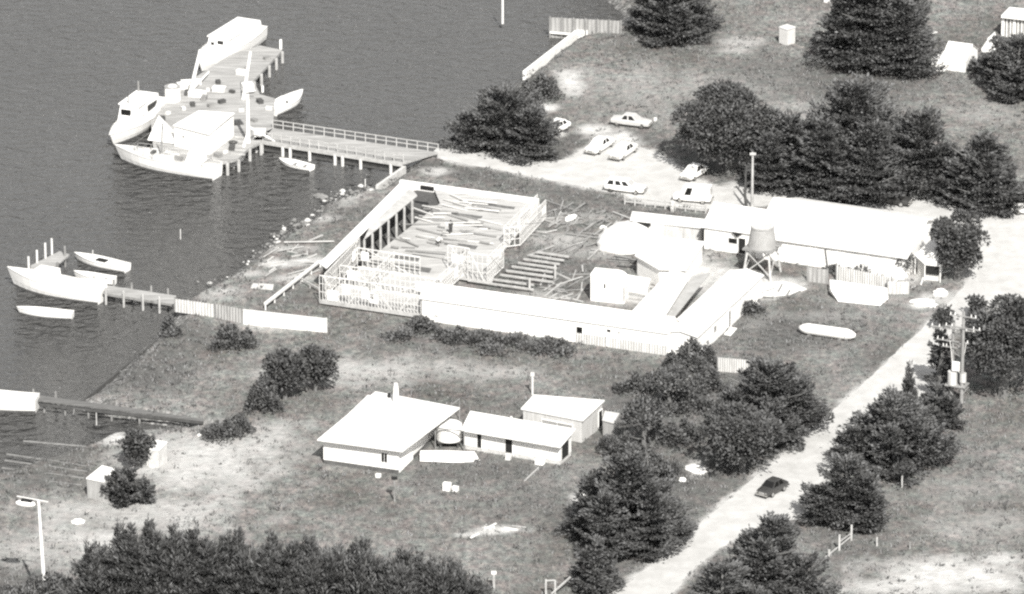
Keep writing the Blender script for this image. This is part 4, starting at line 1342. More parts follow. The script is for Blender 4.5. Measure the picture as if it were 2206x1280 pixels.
# rail fence on the paddock
rf = thing("rail_fence", "broken pale rail fence sloping down beside the wide roadside cypress", "fence", G(1800, 1180))
for x0, b0, t0 in ((1834, 1164, 1131), (1808, 1186, 1152), (1786, 1200, 1184)):
    p = G(x0, b0); h = height_at(p, t0)
    part(MB().box(at_z(p, h / 2), (.2, .2, h)), "post", PALE, rf)
part(MB().bar(at_z(G(1832, 1164), .35), at_z(G(1768, 1212), .15), .1, .12), "rail", PALE, rf)
part(MB().bar(at_z(G(1808, 1186), .95), at_z(G(1832, 1164), .7), .08, .1), "rail", PALE, rf)
rf = thing("stile", "pale timber stile frame with a sloping rail at the bottom of the road", "stile", G(1200, 1270))
for x0, b0, t0 in ((1176, 1285, 1248), (1196, 1284, 1250), (1236, 1262, 1232)):
    p = G(x0, b0); h = height_at(p, t0)
    part(MB().box(at_z(p, h / 2), (.16, .16, h)), "post", PALE, rf)
part(MB().bar(at_z(G(1176, 1285), 1.7), at_z(G(1196, 1284), 1.7), .1, .12), "rail", PALE, rf)
part(MB().bar(at_z(G(1188, 1290), .5), at_z(G(1238, 1262), 1.35), .12, .18), "rail", PALE, rf)
rf = thing("wire_fence", "sagging post and rail fence at the photo's edge below the last roadside bush", "fence", G(2190, 830))
for x0, b0 in ((2152, 850), (2180, 836), (2206, 822), (2230, 808)):
    part(MB().box(at_z(G(x0, b0), .55), (.14, .14, 1.1)), "post", TIMBER, rf)
for z_ in (.5, 1.0):
    part(MB().bar(at_z(G(2152, 850), z_), at_z(G(2230, 808), z_), .04, .06), "rail", TIMBER, rf)

# ---- fences and walls
def iron_fence(name, label, a, b, h, m, z0=0.0, cat="fence", pitch=.35, posts=4):
    A, B = G(*a), G(*b)
    o = thing(name, label, cat, A.lerp(B, .5))
    part(MB().corrugated(A, B, z0, h, pitch, .05), "sheet", m, o)
    d = (B - A).normalized(); nrm = Vector((-d.y, d.x, 0))
    for i in range(posts):
        part(MB().box(at_z(A.lerp(B, i / (posts - 1)), (z0 + h) / 2 + .06) + nrm * .15, (.14, .14, h - z0 + .12)), "post", TIMBER, o)
    part(MB().bar(at_z(A, h - .15) + nrm * .1, at_z(B, h - .15) + nrm * .1, .05, .1), "rail", TIMBER, o)
    return o
iron_fence("iron_fence", "grey corrugated iron fence between the small jetty and the white wall", (376, 672), (462, 684), 1.55, PIRON)
iron_fence("iron_fence", "darker ribbed fence panel joining the white wall's water end", (463, 685), (525, 697), 1.65, IRON)
A, B = G(525, 698), G(701, 716)
ww = thing("white_wall", "plain bright white wall at the land end of the small jetty", "wall", A.lerp(B, .5))
d = (B - A).normalized(); nrm = Vector((-d.y, d.x, 0))
part(MB().bar(at_z(A, .8), at_z(B, .72), .16, 1.6), "wall", WHITE, ww)
part(MB().bar(at_z(A, 1.65), at_z(B, 1.55), .26, .1), "coping", CREAM, ww)
part(MB().box(at_z(B, .8) + d * .1, (.24, .24, 1.7), rz=math.atan2(d.y, d.x)), "end_post", CREAM, ww)
iron_fence("paling_screen", "grey paling screen on the grass above the layered cypress", (1545, 800), (1618, 806), 1.6, PIRON, pitch=.25)
iron_fence("paling_fence", "pale ribbed paling fence along the front of the workshop garden", (1800, 604), (1918, 630), 1.75, PIRON, pitch=.3, posts=5)
iron_fence("iron_gate", "plain grey gate panel at the water tower end of the garden fence", (1738, 606), (1782, 612), 1.7, IRON, pitch=.5, posts=2, cat="gate")
iron_fence("iron_screen", "light grey screen at the porch end of the garden fence", (1912, 634), (1958, 634), 1.5, PIRON, pitch=.4, posts=3)
# breakwater fence at the top
A, B = G(1185, 68, -.2), G(1338, 76, -.2)
bf = thing("paling_breakwater", "grey vertical-paling breakwater wall reaching into the water", "breakwater", A)
part(MB().corrugated(A, B, WZ - .6, 1.65, .5, .06), "paling", IRON, bf)
d = (B - A).normalized(); nrm = Vector((-d.y, d.x, 0))
part(MB().bar(at_z(A, -.25) - nrm * .18, at_z(G(1245, 70), -.25) - nrm * .18, .22, .22), "waler", PCONC, bf)
for i in range(7):
    part(MB().box(at_z(A.lerp(B, i / 6), .35) - nrm * .12, (.2, .2, 2.9)), "pile", TIMBER, bf)
# seawalls
sw = MB()
pts = [G(1130, 157), G(1180, 118), G(1243, 69), G(1290, 66)]
for a, b in zip(pts, pts[1:]):
    sw.bar(at_z(a, -.45), at_z(b, -.45), .5, 1.3)
solo(sw, "seawall", "pale concrete seawall edging the far grass up to the breakwater", "seawall", PCONC)
sw = MB(); sw.bar(at_z(G(812, 402), -.5), at_z(G(872, 360), -.5), .35, 1.3)
solo(sw, "seawall", "short straight seawall beside the landward end of the main jetty", "seawall", CONC)
sw = MB(); sw.bar(at_z(G(182, 848), -.85), at_z(G(352, 709), -.85), .2, .55)
solo(sw, "timber_seawall", "low dark timber edge along the scrubby bank above the mud-bank jetty", "seawall", DARKT)
# ================================================================== JETTIES
def ring_deck(root, pts, z, thick, m):
    return part(MB().slab([G(a, b, z) for a, b in pts], thick), "deck", m, root)
def piles(root, pts, z, r=.17, m=PALE):
    for a, b in pts:
        p = G(a, b, z)
        part(MB().tube([at_z(p, WZ - 1.2), at_z(p, z - .1)], r, 8), "pile", m, root)
DZ = .55
mj = thing("main_jetty", "long railed timber jetty from the wharf head to the cypress point", "jetty", G(740, 310))
fa, fb_, na, nb_ = (588, 276), (944, 328), (545, 300), (868, 352)
ring_deck(mj, [fa, fb_, nb_, na], DZ, .22, DECK)
NA, NB = G(*na, DZ), G(*nb_, DZ); FA, FB = G(*fa, DZ), G(*fb_, DZ)
part(MB().bar(NA - V * .08 - Z * .2, NB - V * .08 - Z * .2, .12, .4), "edge_beam", PALE, mj)
part(MB().bar(NA + V * .5 - Z * .62, NB + V * .5 - Z * .62, .25, .8), "shade_beam", DARKT, mj)  # dark beam added to deepen the shade under the deck
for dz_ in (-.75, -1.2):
    part(MB().bar(NA + V * .3 + Z * dz_, NB + V * .3 + Z * dz_, .12, .3), "waler", DARKT, mj)  # dark boards added between the piles to paint the under-deck shade
part(MB().bar(FA - V * .4 - Z * .62, FB - V * .4 - Z * .62, .25, .8), "shade_beam", DARKT, mj)  # far dark beam, also added for the under-deck shade
for (a, b, off) in ((FA, FB, .0), (NA + V * .15, NB + V * .15, .0)):
    k = 17
    rl = MB()
    for zz in (.5, 1.0):
        rl.bar(a + Z * zz, b + Z * zz, .07, .09)
    rail = part(rl, "railing", PALE, mj)
    for i in range(k):
        q = a.lerp(b, i / (k - 1))
        part(MB().box(q + Z * .5, (.10, .10, 1.06)), "baluster", PALE, rail)
for t in (.02, .06, .20, .25, .38, .55, .60, .72, .92):
    q = NA.lerp(NB, t) - V * .02
    part(MB().tube([at_z(q, WZ - 1.2), at_z(q, DZ - .3)], .2, 8), "pile", CREAM, mj)
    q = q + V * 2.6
    part(MB().tube([at_z(q, WZ - 1.2), at_z(q, DZ - .3)], .2, 8), "pile", DARKT, mj)  # back row coloured dark to paint the shade under the deck
wh = thing("wharf", "wide timber wharf head crowded with boats at the jetty's outer end", "wharf", G(480, 240))
WP = [(560, 98), (608, 108), (546, 174), (560, 203), (592, 212), (588, 276), (562, 306), (538, 318), (512, 342), (470, 352), (400, 345), (330, 318), (325, 262), (360, 215), (430, 160), (500, 116)]
ring_deck(wh, WP, DZ, .3, DECK)
edge = [(608, 110), (595, 124), (580, 140), (563, 158), (548, 175), (585, 282), (562, 307), (538, 320), (514, 343), (490, 350)]
piles(wh, edge, DZ, .2, PALE)
part(MB().box(G(605, 104, DZ) + Z * .5, (.3, .3, 1.2)), "bollard", WHITE, wh)
part(MB().box(G(566, 198, DZ) + Z * .35, (.25, .25, .8)), "bollard", WHITE, wh)
st_ = MB()
for i in range(5):
    st_.bar(G(506 - i * 2, 296 + i * 9, DZ) + Z * .08, G(536 - i * 2, 299 + i * 9, DZ) + Z * .08, .25, .14)
part(st_, "ramp_cleat", PALE, wh)
# derrick masts
dr = thing("derrick", "tall white derrick mast with stays on the wharf beside the jetty", "derrick", G(533, 312, DZ))
b0 = G(535, 308, DZ)
zt_ = height_at(b0, 186)
part(MB().tube([b0, at_z(b0, zt_)], [.24, .17], 8), "mast", WHITE, dr)
part(MB().tube([at_z(b0, 2.6), G(592, 304, DZ)], [.13, .13], 6), "strut", WHITE, dr)
part(MB().tube([at_z(b0, 1.9), G(524, 318, DZ)], [.16, .16], 6), "strut", WHITE, dr)
part(MB().box(at_z(b0, zt_ - .1), (1.3, 1.1, .9), rz=.3), "masthead_box", WHITE, dr)
b1 = G(524, 214, DZ)
d2 = thing("derrick", "leaning white derrick pole reaching up past the cabin cruiser", "derrick", b1)
z1 = height_at(b1, 112)
part(MB().tube([b1, at_z(b1, z1) + Vector((.95, 0, 0))], [.24, .17], 8), "mast", WHITE, d2)
part(MB().bar(at_z(b1, 1.7) + Vector((.2, -.1, 0)), at_z(b1, 1.7) + Vector((1.5, -.1, 0)), .12), "crossarm", WHITE, d2)
b1 = G(409, 204, DZ)
z1 = height_at(b1, 108)
d3 = thing("boom_pole", "leaning white boom pole above the round white tank on the wharf", "boom", b1)
part(MB().tube([b1, at_z(b1, z1) + Vector((1.35, 0, 0))], [.25, .2], 8), "mast", WHITE, d3)
part(MB().tube([b1 + Z * .3, at_z(G(450, 166, DZ), 1.2)], [.14, .1], 6), "strut", WHITE, d3)
part(MB().box(b1 + Z * .25, (1.2, 1.0, .5)), "base", DARKT, d3)
# goods on the wharf
tb = thing("drum_tank", "round white tank with a domed lid on the wharf's outer edge", "tank", G(371, 224, DZ))
q = G(372, 216, DZ)
part(MB().tube([q, q + Z * 1.7], .95, 18), "tank", WHITE, tb)
part(MB().ellipsoid(q + Z * 1.7, (.6, .6, .35), 14, 5, half=True), "lid", CREAM, tb, smooth=True)
part(MB().tube([q + Z * 1.7, q + Z * 1.78], [.98, .98], 18), "rim", GREYM, tb)
A, B = G(380, 318, DZ), G(452, 334, DZ)
wsd = thing("wharf_shed", "white flat-roofed shed at the wharf corner behind the front fishing boat", "shed", A)
Ls = (B - A).length
rp = [G(372, 270, DZ + 2.6), G(450, 290, DZ + 2.6), G(506, 243, DZ + 2.9), G(428, 238, DZ + 2.9)]
part(MB().slab(rp, .1), "roof", WROOF, wsd)
cx = sum(rp, Vector()) / 4
wr_ = [at_z(p.lerp(cx, .04), DZ + 2.38) for p in rp]
part(MB().skirt(wr_, DZ), "wall", WHITE, wsd)
us = (at_z(wr_[1], 0) - at_z(wr_[0], 0)).normalized(); ou = Vector((us.y, -us.x, 0))
opening(wsd, "window", wr_[0], us, 1.2, DZ + 1.3, .5, .35, ou, m=GREYM, bars=False)
for i, (x0, y0, sx, sy, sz, lb) in enumerate([(425, 206, 1.9, 1.2, .5, "pale low crate on the wharf deck near the boom pole's foot"), (472, 196, 1.5, 1.0, .45, "small white crate alone in the middle of the wharf deck"), (560, 292, 1.3, .9, .7, "pale crate on the wharf corner by the jetty's first rail"),
                                       (412, 182, 2.4, .7, .5, "long white plank box lying beside the leaning boom pole"), (392, 190, 1.0, 1.0, .6, "white box at the wharf edge between tank and boom pole"), (488, 292, .7, .5, .4, "tiny dark-edged box against the white wharf shed")]):
    o = thing("crate", lb, "crate", G(x0, y0, DZ), ROT_U + .2 * i)
    part(MB().box((0, 0, sz / 2), (sx, sy, sz)), "box", CREAM if i % 2 else WHITE, o, world=False)
    part(MB().box((0, 0, sz + .03), (sx + .08, sy + .08, .06)), "lid", WHITE, o, world=False)
tr = MB(); rr = random.Random(9)
q = G(352, 305, DZ)
tr.add([q + Vector((-1.9, .2, .1)), q + Vector((1.7, -1.2, .1)), q + Vector((1.6, 2.2, .1)), q + Vector((-.5, .8, 3.0)), q + Vector((-1.2, 2.8, .1))], [(0, 1, 3), (1, 2, 3), (2, 4, 3), (4, 0, 3), (0, 4, 2, 1)])
solo(tr, "canvas_cover", "white peaked canvas cover on the wharf beside the dark-windowed boat", "cover", WHITE)

rr = random.Random(23)
cr_m = []
for k, m in enumerate((CREAM, TIMBER, DARKT)):
    cr_m.append(mesh_of("fish_box", MB().box((0, 0, .17), (.8, .5, .34)).box((0, 0, .36), (.84, .54, .05)))); cr_m[-1].materials.append(m)
spots_ = [(520, 160), (532, 150), (470, 180), (448, 196), (455, 230), (478, 222), (520, 240), (512, 268), (500, 322), (486, 330), (470, 338), (560, 222), (580, 236), (548, 262), (350, 260), (362, 246), (440, 215), (415, 228), (395, 236), (575, 128), (500, 200)]
for k, (x0, y0) in enumerate(spots_):
    o = bpy.data.objects.new("fish_box", cr_m[k % 3])
    COL.objects.link(o)
    o.location = G(x0, y0, DZ); o.rotation_euler = (0, 0, rr.uniform(0, 3)); s = rr.uniform(.7, 1.5); o.scale = (s, s, s)
    tag(o, "small fish box lying about on the wharf deck", "fish box", "fish boxes on the wharf deck")
for k, (x0, y0, lb) in enumerate(((540, 196, "dark rope coil on the deck under the masthead box"), (386, 300, "dark rope coil beside the wharf shed's water corner"), (502, 306, "dark rope coil at the top of the cleated ramp"))):
    rc = MB()
    for j in range(3):
        rc.tube([G(x0, y0, DZ + .06 + .1 * j) + Vector((math.cos(t * .5236) * (.5 - .05 * j), math.sin(t * .5236) * (.5 - .05 * j), 0)) for t in range(13)], .06, 5, caps=False)
    solo(rc, "rope_coil", lb, "rope coil", DARKT)
# small jetty of the moored launch
sj = thing("small_jetty", "narrow plank jetty leading from the white launch to the iron fence", "jetty", G(300, 630))
ring_deck(sj, [(226, 614), (380, 637), (374, 655), (222, 630)], .3, .18, DECK)
A, B, A2, B2 = G(226, 631, .3), G(374, 655, .3), G(230, 614, .3), G(380, 637, .3)
part(MB().bar(A - Z * .16, B - Z * .16, .1, .26), "edge_beam", TIMBER, sj)
for t in (.02, .28, .56, .80):
    q = A.lerp(B, t) - V * .12
    part(MB().tube([at_z(q, WZ - 1), at_z(q, .95)], .14, 7), "pile", PALE, sj)
    q = A2.lerp(B2, t + .08)
    part(MB().tube([at_z(q, WZ - 1), at_z(q, 1.0)], .12, 7), "pile", TIMBER, sj)
lj = thing("landing_stage", "small square landing stage with tall posts beyond the white launch", "landing stage", G(105, 560))
LP_ = [(66, 572), (128, 541), (150, 548), (102, 588), (66, 585)]
ring_deck(lj, LP_, .3, .2, DECK)
for x0, y0, h in ((62, 582, 1.6), (80, 566, 1.5), (98, 556, 1.8), (112, 548, 1.9), (140, 552, 1.2), (124, 572, .4), (108, 584, .4)):
    p = G(x0, y0, .3)
    part(MB().tube([at_z(p, WZ - 1), at_z(p, .3 + h)], .13, 7), "pile", CREAM if h > 1.3 else TIMBER, lj)
# mud-bank jetty
bj = thing("mud_jetty", "low weathered jetty across the mud to the thick dark bush", "jetty", G(230, 880))
ring_deck(bj, [(-40, 842), (86, 852), (250, 874), (440, 903), (438, 908), (250, 883), (86, 863), (-40, 852)], .1, .16, MUDT)
for x0, y0 in ((95, 868), (140, 874), (190, 880), (240, 886), (300, 892), (72, 850), (120, 855)):
    p = G(x0, y0, .1)
    part(MB().tube([at_z(p, WZ - 1), at_z(p, .7 if y0 < 860 else -.05)], .13, 7), "pile", TIMBER, bj)
part(MB().bar(G(86, 872, .02), G(436, 911, .02), .1, .3), "edge_beam", DARKT, bj)
for i, (x0, y0, x1, y1) in enumerate([(14, 978, 185, 1004), (10, 992, 188, 1016), (4, 1008, 182, 1030), (20, 1028, 176, 1045), (50, 950, 185, 962)]):
    solo(MB().bar(G(x0, y0, -.25), G(x1, y1, .1), .12, .12), "slip_rail", "grey timber slipway rail running from the mud into the water", "rail", TIMBER, group="slipway rails on the mud")
sp_ = MB(); sp_.tube([G(160, 880, .2), G(182, 892, .9) + Z * .4], [.05, .05], 6); sp_.tube([G(160, 880, .2), G(158, 893, -.2)], .05, 6)
solo(sp_, "mooring_pole", "thin dark pole leaning on the mud-bank jetty", "pole", TIMBER)

# ================================================================== BOATS
def hull_pts(L, Bm, D, n=13, bow=1.0, stern=.72, sheer=.35, rake=.10):
    """outer sections, bow at +x; z=0 the waterline"""
    rows = []
    for i in range(n):
        t = i / (n - 1)
        x = -L / 2 + L * t
        if t < .5:
            w = stern + (1 - stern) * math.sin(math.pi * t)
        else:
            w = max(0.03, (1 - ((t - .5) / .5) ** 2.3))
        zt = D * (1 + sheer * (t - .35) ** 2 * 2.2)
        row = []
        for s in (-1, -.96, -.8, -.45, 0, .45, .8, .96, 1):
            a = abs(s)
            z = {1: zt, .96: zt * .45, .8: -.05, .45: -.28, 0: -.36}[a]
            fl = {1: 1.0, .96: .95, .8: .8, .45: .45, 0: 0}[a]
            xo = x + (rake * L * (t ** 4) * ((z + .36) / (zt + .36)) if t > .5 else 0)
            row.append(Vector((xo, math.copysign(fl * w * Bm / 2, s) if s else 0, z)))
        rows.append(row)
    return rows
def loft(rows, flip=False):
    mb = MB()
    n, m = len(rows), len(rows[0])
    vs = [p for r in rows for p in r]
    fs = []
    for i in range(n - 1):
        for j in range(m - 1):
            f = (i * m + j, (i + 1) * m + j, (i + 1) * m + j + 1, i * m + j + 1)
            fs.append(f if not flip else f[::-1])
    return vs, fs
def boat(name, label, bow_px, stern_px, beam, depth, kind="open", hull_m=WHITE, z=WZ, cat="boat", cabin=None, group=None, L=None, deck_m=None, sheer=.35):
    a, b = G(*bow_px, z), G(*stern_px, z)
    d = a - b
    L = d.length / 1.06 if L is None else L
    o = thing(name, label, cat, at_z((a + b) / 2, z), math.atan2(d.y, d.x), group)
    rows = hull_pts(L, beam, depth, sheer=sheer)
    vs, fs = loft(rows)
    m = len(rows[0])
    mb = MB().add(vs, fs)
    mb.f.append(tuple(range(m)))                       # transom
    if kind == "open":
        inn = []
        for r in rows:
            q = []
            for k, p in enumerate(r):
                q.append(Vector((p.x * .965, p.y * .86, max(p.z - .0 if k in (0, m - 1) else p.z + .22, -.1 if k not in (0, m - 1) else p.z))))
            inn.append(q)
        vi, fi = loft(inn, True)
        off = len(mb.v)
        mb.add(vi, fi)
        n = len(rows)
        for i in range(n - 1):                         # gunwale
            mb.f.append((off + i * m, off + (i + 1) * m, (i + 1) * m, i * m))
            mb.f.append((i * m + m - 1, (i + 1) * m + m - 1, off + (i + 1) * m + m - 1, off + i * m + m - 1))
        mb.f.append(tuple([0, off] + [off + k for k in range(1, m)] + [m - 1]))
    part(mb, "hull", hull_m, o, world=False)
    zt = depth
    rub = MB()
    for sgn in (0, m - 1):
        for r0, r1 in zip(rows, rows[1:]):
            rub.bar(r0[sgn] + Z * .02, r1[sgn] + Z * .02, .07, .07)
    part(rub, "gunwale", CREAM, o, world=False)
    bt = MB()
    for sgn in (1, m - 2):
        for r0, r1 in zip(rows, rows[1:]):
            k2 = 2 if sgn == 1 else m - 3
            q0, q1 = r0[sgn].lerp(r0[k2], .72), r1[sgn].lerp(r1[k2], .72)
            out = Vector((0, -.02 if sgn == 1 else .02, 0))
            bt.bar(q0 + out, q1 + out, .06, .26)
    part(bt, "boot_stripe", DARKT, o, world=False)
    if kind == "open":
        for fx in (-.22, .1):
            w = beam * .82
            part(MB().box((fx * L, 0, zt * .62), (.28, w * .95, .05)), "thwart", TIMBER, o, world=False)
        part(MB().box((0, 0, -.02), (L * .7, beam * .55, .06)), "floor_boards", DARKT, o, world=False)
    else:
        top = [Vector((r[0].x * .985, r[0].y * .96, r[0].z - .06)) for r in rows] + [Vector((r[-1].x * .985, r[-1].y * .96, r[-1].z - .06)) for r in reversed(rows)]
        dk = MB()
        n = len(rows)
        dk.v = top
        for i in range(n - 1):
            dk.f.append((i, i + 1, 2 * n - 2 - i, 2 * n - 1 - i))
        part(dk, "deck", deck_m or hull_m, o, world=False)
    if cabin:
        for (x0, x1, w, h, z0, wins) in cabin:
            cb_ = MB()
            b1_ = [(x0, -w / 2), (x1, -w / 2 * .8), (x1, w / 2 * .8), (x0, w / 2)]
            tp_ = [(x0 + .05, -w / 2 * .88), (x1 - .35 * h, -w / 2 * .7), (x1 - .35 * h, w / 2 * .7), (x0 + .05, w / 2 * .88)]
            cb_.add([(x, y, z0) for x, y in b1_] + [(x, y, z0 + h) for x, y in tp_], [(3, 2, 1, 0), (4, 5, 6, 7), (0, 1, 5, 4), (1, 2, 6, 5), (2, 3, 7, 6), (3, 0, 4, 7)])
            co = part(cb_, "cabin", WHITE, o, world=False)
            part(MB().box(((x0 + x1) / 2 - .15 * h, 0, z0 + h + .04), (x1 - x0 - .3 * h - .05, w * .86, .12)), "cabin_roof", WHITE, o, world=False)
            for (side, f, ww, hh, zz) in wins:
                x = x0 + (x1 - x0) * f
                if side in ('l', 'r'):
                    s = 1 if side == 'l' else -1
                    y = s * (w / 2 * (1 - .2 * f) * (1 - .12 * (zz - z0) / h) + .0)
                    part(MB().box((x, y, zz), (ww, .12, hh)), "window", GLASS, co, world=False)
                else:
                    xx = x1 - .35 * h * (zz - z0) / h if side == 'f' else x0
                    part(MB().box((xx, f, zz), (.12, ww, hh)), "window", GLASS, co, world=False)
    return o
# cabin cruiser at the wharf head
boat("cabin_cruiser", "big white cabin cruiser at the wharf's far end with two small dark ports", (434, 160), (556, 84), 4.4, 1.9, "deck", sheer=.25,
     cabin=[(-5.2, 3.4, 3.7, 1.5, 1.75, [('f', .35, .8, .6, 2.7), ('f', -.7, .45, .4, 2.5)])])
fb2 = boat("fishing_boat", "white fishing boat with a large dark front window on the wharf's outer side", (244, 316), (354, 234), 3.6, 1.35, "deck",
     cabin=[(-2.6, 3.4, 3.3, 2.4, 1.2, [('f', -.3, 1.25, 1.1, 2.6), ('l', .3, 2.4, .7, 2.7)])])
part(MB().tube([(2.2, -.3, 3.7), (2.2, -.3, 4.6)], .06, 6), "mast", DARKT, fb2, world=False)
part(MB().tube([(-2.4, -1.0, 1.3), (-2.2, -1.0, 5.0)], .11, 7), "derrick_post", TIMBER, fb2, world=False)
part(MB().box((-4.2, 0, 1.75), (2.4, 2.4, .9)), "hatch", WHITE, fb2, world=False)
fb1 = boat("fishing_boat", "longest white fishing boat lying along the wharf's near side", (262, 347), (474, 385), 3.7, 1.5, "deck", deck_m=CONC, sheer=.28,
     cabin=[(-4.3, -2.3, 2.2, 2.3, 1.2, [('r', .5, .6, .6, 2.5), ('f', 0, 1.2, .6, 2.7)])])
part(MB().tube([(1.2, 0, 1.3), (1.0, 0, 5.6)], [.14, .09], 8), "mast", TIMBER, fb1, world=False)
part(MB().bar((1.2, .2, 1.9), (-2.2, .3, 2.6), .1), "boom", PALE, fb1, world=False)
part(MB().box((3.4, 0, 1.55), (1.5, 1.3, .35)), "fore_hatch", WHITE, fb1, world=False)
part(MB().box((.2, 0, 1.6), (1.9, 1.8, .5)), "fish_hatch", CREAM, fb1, world=False)
part(MB().box((2.5, -.3, 1.6), (.4, .9, .5)), "winch", DARKT, fb1, world=False)
part(MB().box((-1.2, .2, 1.65), (1.0, .5, .5)), "engine_box", TIMBER, fb1, world=False)
part(MB().tube([(-5.0, -1.2, 1.3), (-5.0, -1.2, 2.4), (-5.0, 1.2, 2.4), (-5.0, 1.2, 1.3)], .06, 6), "stern_rail", PALE, fb1, world=False)
for bt_, mx, mz in ((fb1, 1.0, 5.6),):
    for tx, ty in ((5.6, 0), (-1.0, 1.6), (-1.0, -1.6)):
        part(MB().bar((mx, 0, mz - .1), (tx, ty, 1.9), .035), "stay", GREYM, bt_, world=False)
for bt_, L_, w_ in ((fb1, 4.6, 1.45), (fb2, 4.4, 1.4)):
    for s in (-1, 1):
        rl = MB()
        rl.bar((L_ * .35, s * w_, 2.25), (L_, s * .35, 2.5), .05)
        for t in (0, .5, 1):
            rl.bar(Vector((L_ * .35, s * w_, 1.5)).lerp(Vector((L_, s * .35, 1.8)), t), Vector((L_ * .35, s * w_, 2.25)).lerp(Vector((L_, s * .35, 2.5)), t), .05)
        part(rl, "bow_rail", GREYM, bt_, world=False)
boat("dinghy", "round-bowed white dinghy nosing the wharf steps beside the longest fishing boat", (524, 330), (494, 362), 2.0, .7, "open")
boat("rowing_boat", "white rowing boat afloat alone beside the main jetty", (606, 352), (674, 368), 1.7, .45, "open")
boat("workboat", "white workboat tied at the wharf's inner side above the jetty rails", (648, 214), (584, 250), 2.4, .85, "deck",
     cabin=[(-1.6, .2, 1.3, .7, .65, [('r', .5, .4, .3, 1.0)])])
lb_ = boat("motor_launch", "long white motor launch moored across the small jetty's end", (30, 617), (226, 652), 3.3, 1.6, "deck", sheer=.4,
     cabin=[(.3, 3.2, 2.2, 1.35, 1.3, [('f', 0, 1.4, .5, 2.1)]), (-3.6, .3, 1.9, .45, 1.3, [])])
part(MB().box((4.4, -.3, 1.55), (.25, .25, .2)), "bollard", GREYM, lb_, world=False)
bo = boat("sailing_dinghy", "white decked sailing dinghy with a small dark cockpit near the landing stage", (168, 562), (278, 586), 2.0, .7, "deck")
part(MB().box((.2, 0, .72), (1.3, .8, .1)), "cockpit", BLACK, bo, world=False)
part(MB().tube([(1.3, .2, .7), (1.2, .3, 1.8)], .06, 6), "mast_stub", CREAM, bo, world=False)
boat("skiff", "small white skiff tucked behind the motor launch", (165, 602), (250, 614), 1.5, .75, "open")
boat("rowing_boat", "white rowing boat floating free on the open side of the motor launch", (44, 676), (160, 686), 1.7, .6, "deck")
boat("motor_launch", "white launch stern lying along the mud-bank jetty at the photo's edge", (-95, 872), (86, 884), 3.0, 1.35, "deck")
up = boat("upturned_boat", "long white upturned boat on the grass between the largest house and cottage", (1026, 992), (902, 990), 1.9, .5, "open", z=0)
for ch_ in list(up.children):
    if ch_.name.split('.')[0] in ('boot_stripe', 'gunwale', 'thwart', 'floor_boards'):
        bpy.data.objects.remove(ch_)
up.rotation_euler = (math.pi, 0, up.rotation_euler.z)
up.location.z = .62
up["category"] = "boat"
pn = thing("pontoon_float", "long white cylindrical float lying on the grass below the garden fence", "float", G(1782, 712))
a, b = G(1722, 706, .65), G(1843, 723, .65)
d = (b - a).normalized(); Lp = (b - a).length
part(MB().tube([a, a + d * .5, a + d * 1.0, b - d * 1.0, b - d * .45, b], [.25, .5, .62, .62, .48, .2], 16), "tube", WHITE, pn, smooth=True)
part(MB().tube([b - d * 1.05, b - d * .95], .65, 16), "band", CREAM, pn)
for t in (.2, .75):
    part(MB().box(at_z(a.lerp(b, t), .08), (.25, 1.6, .16), rz=ROT_U), "chock", TIMBER, pn)
bg_ = thing("upturned_punt", "pale flat-bottomed punt upturned against the garden paling fence", "boat", G(1850, 640))
tpv = [G(1787, 602, 1.0), G(1911, 620, 1.0), G(1907, 640, 1.0), G(1789, 624, 1.0)]
btv = [G(1785, 628, .05), G(1914, 644, .05), G(1896, 659, .05), G(1806, 650, .05)]
part(MB().add(tpv + btv, [(3, 2, 1, 0), (4, 5, 6, 7), (0, 1, 5, 4), (1, 2, 6, 5), (2, 3, 7, 6), (3, 0, 4, 7)]), "hull", PCONC, bg_)
part(MB().box(G(1868, 641, .6) - V * .12, (.35, .2, .3), rz=ROT_U), "drain", BLACK, bg_)
part(MB().bar(tpv[3] + Z * .05, tpv[2] + Z * .05, .12, .1), "chine", CREAM, bg_)
part(MB().bar(tpv[0].lerp(tpv[3], .5) + Z * .04, tpv[1].lerp(tpv[2], .5) + Z * .04, .1, .08), "keel", CREAM, bg_)

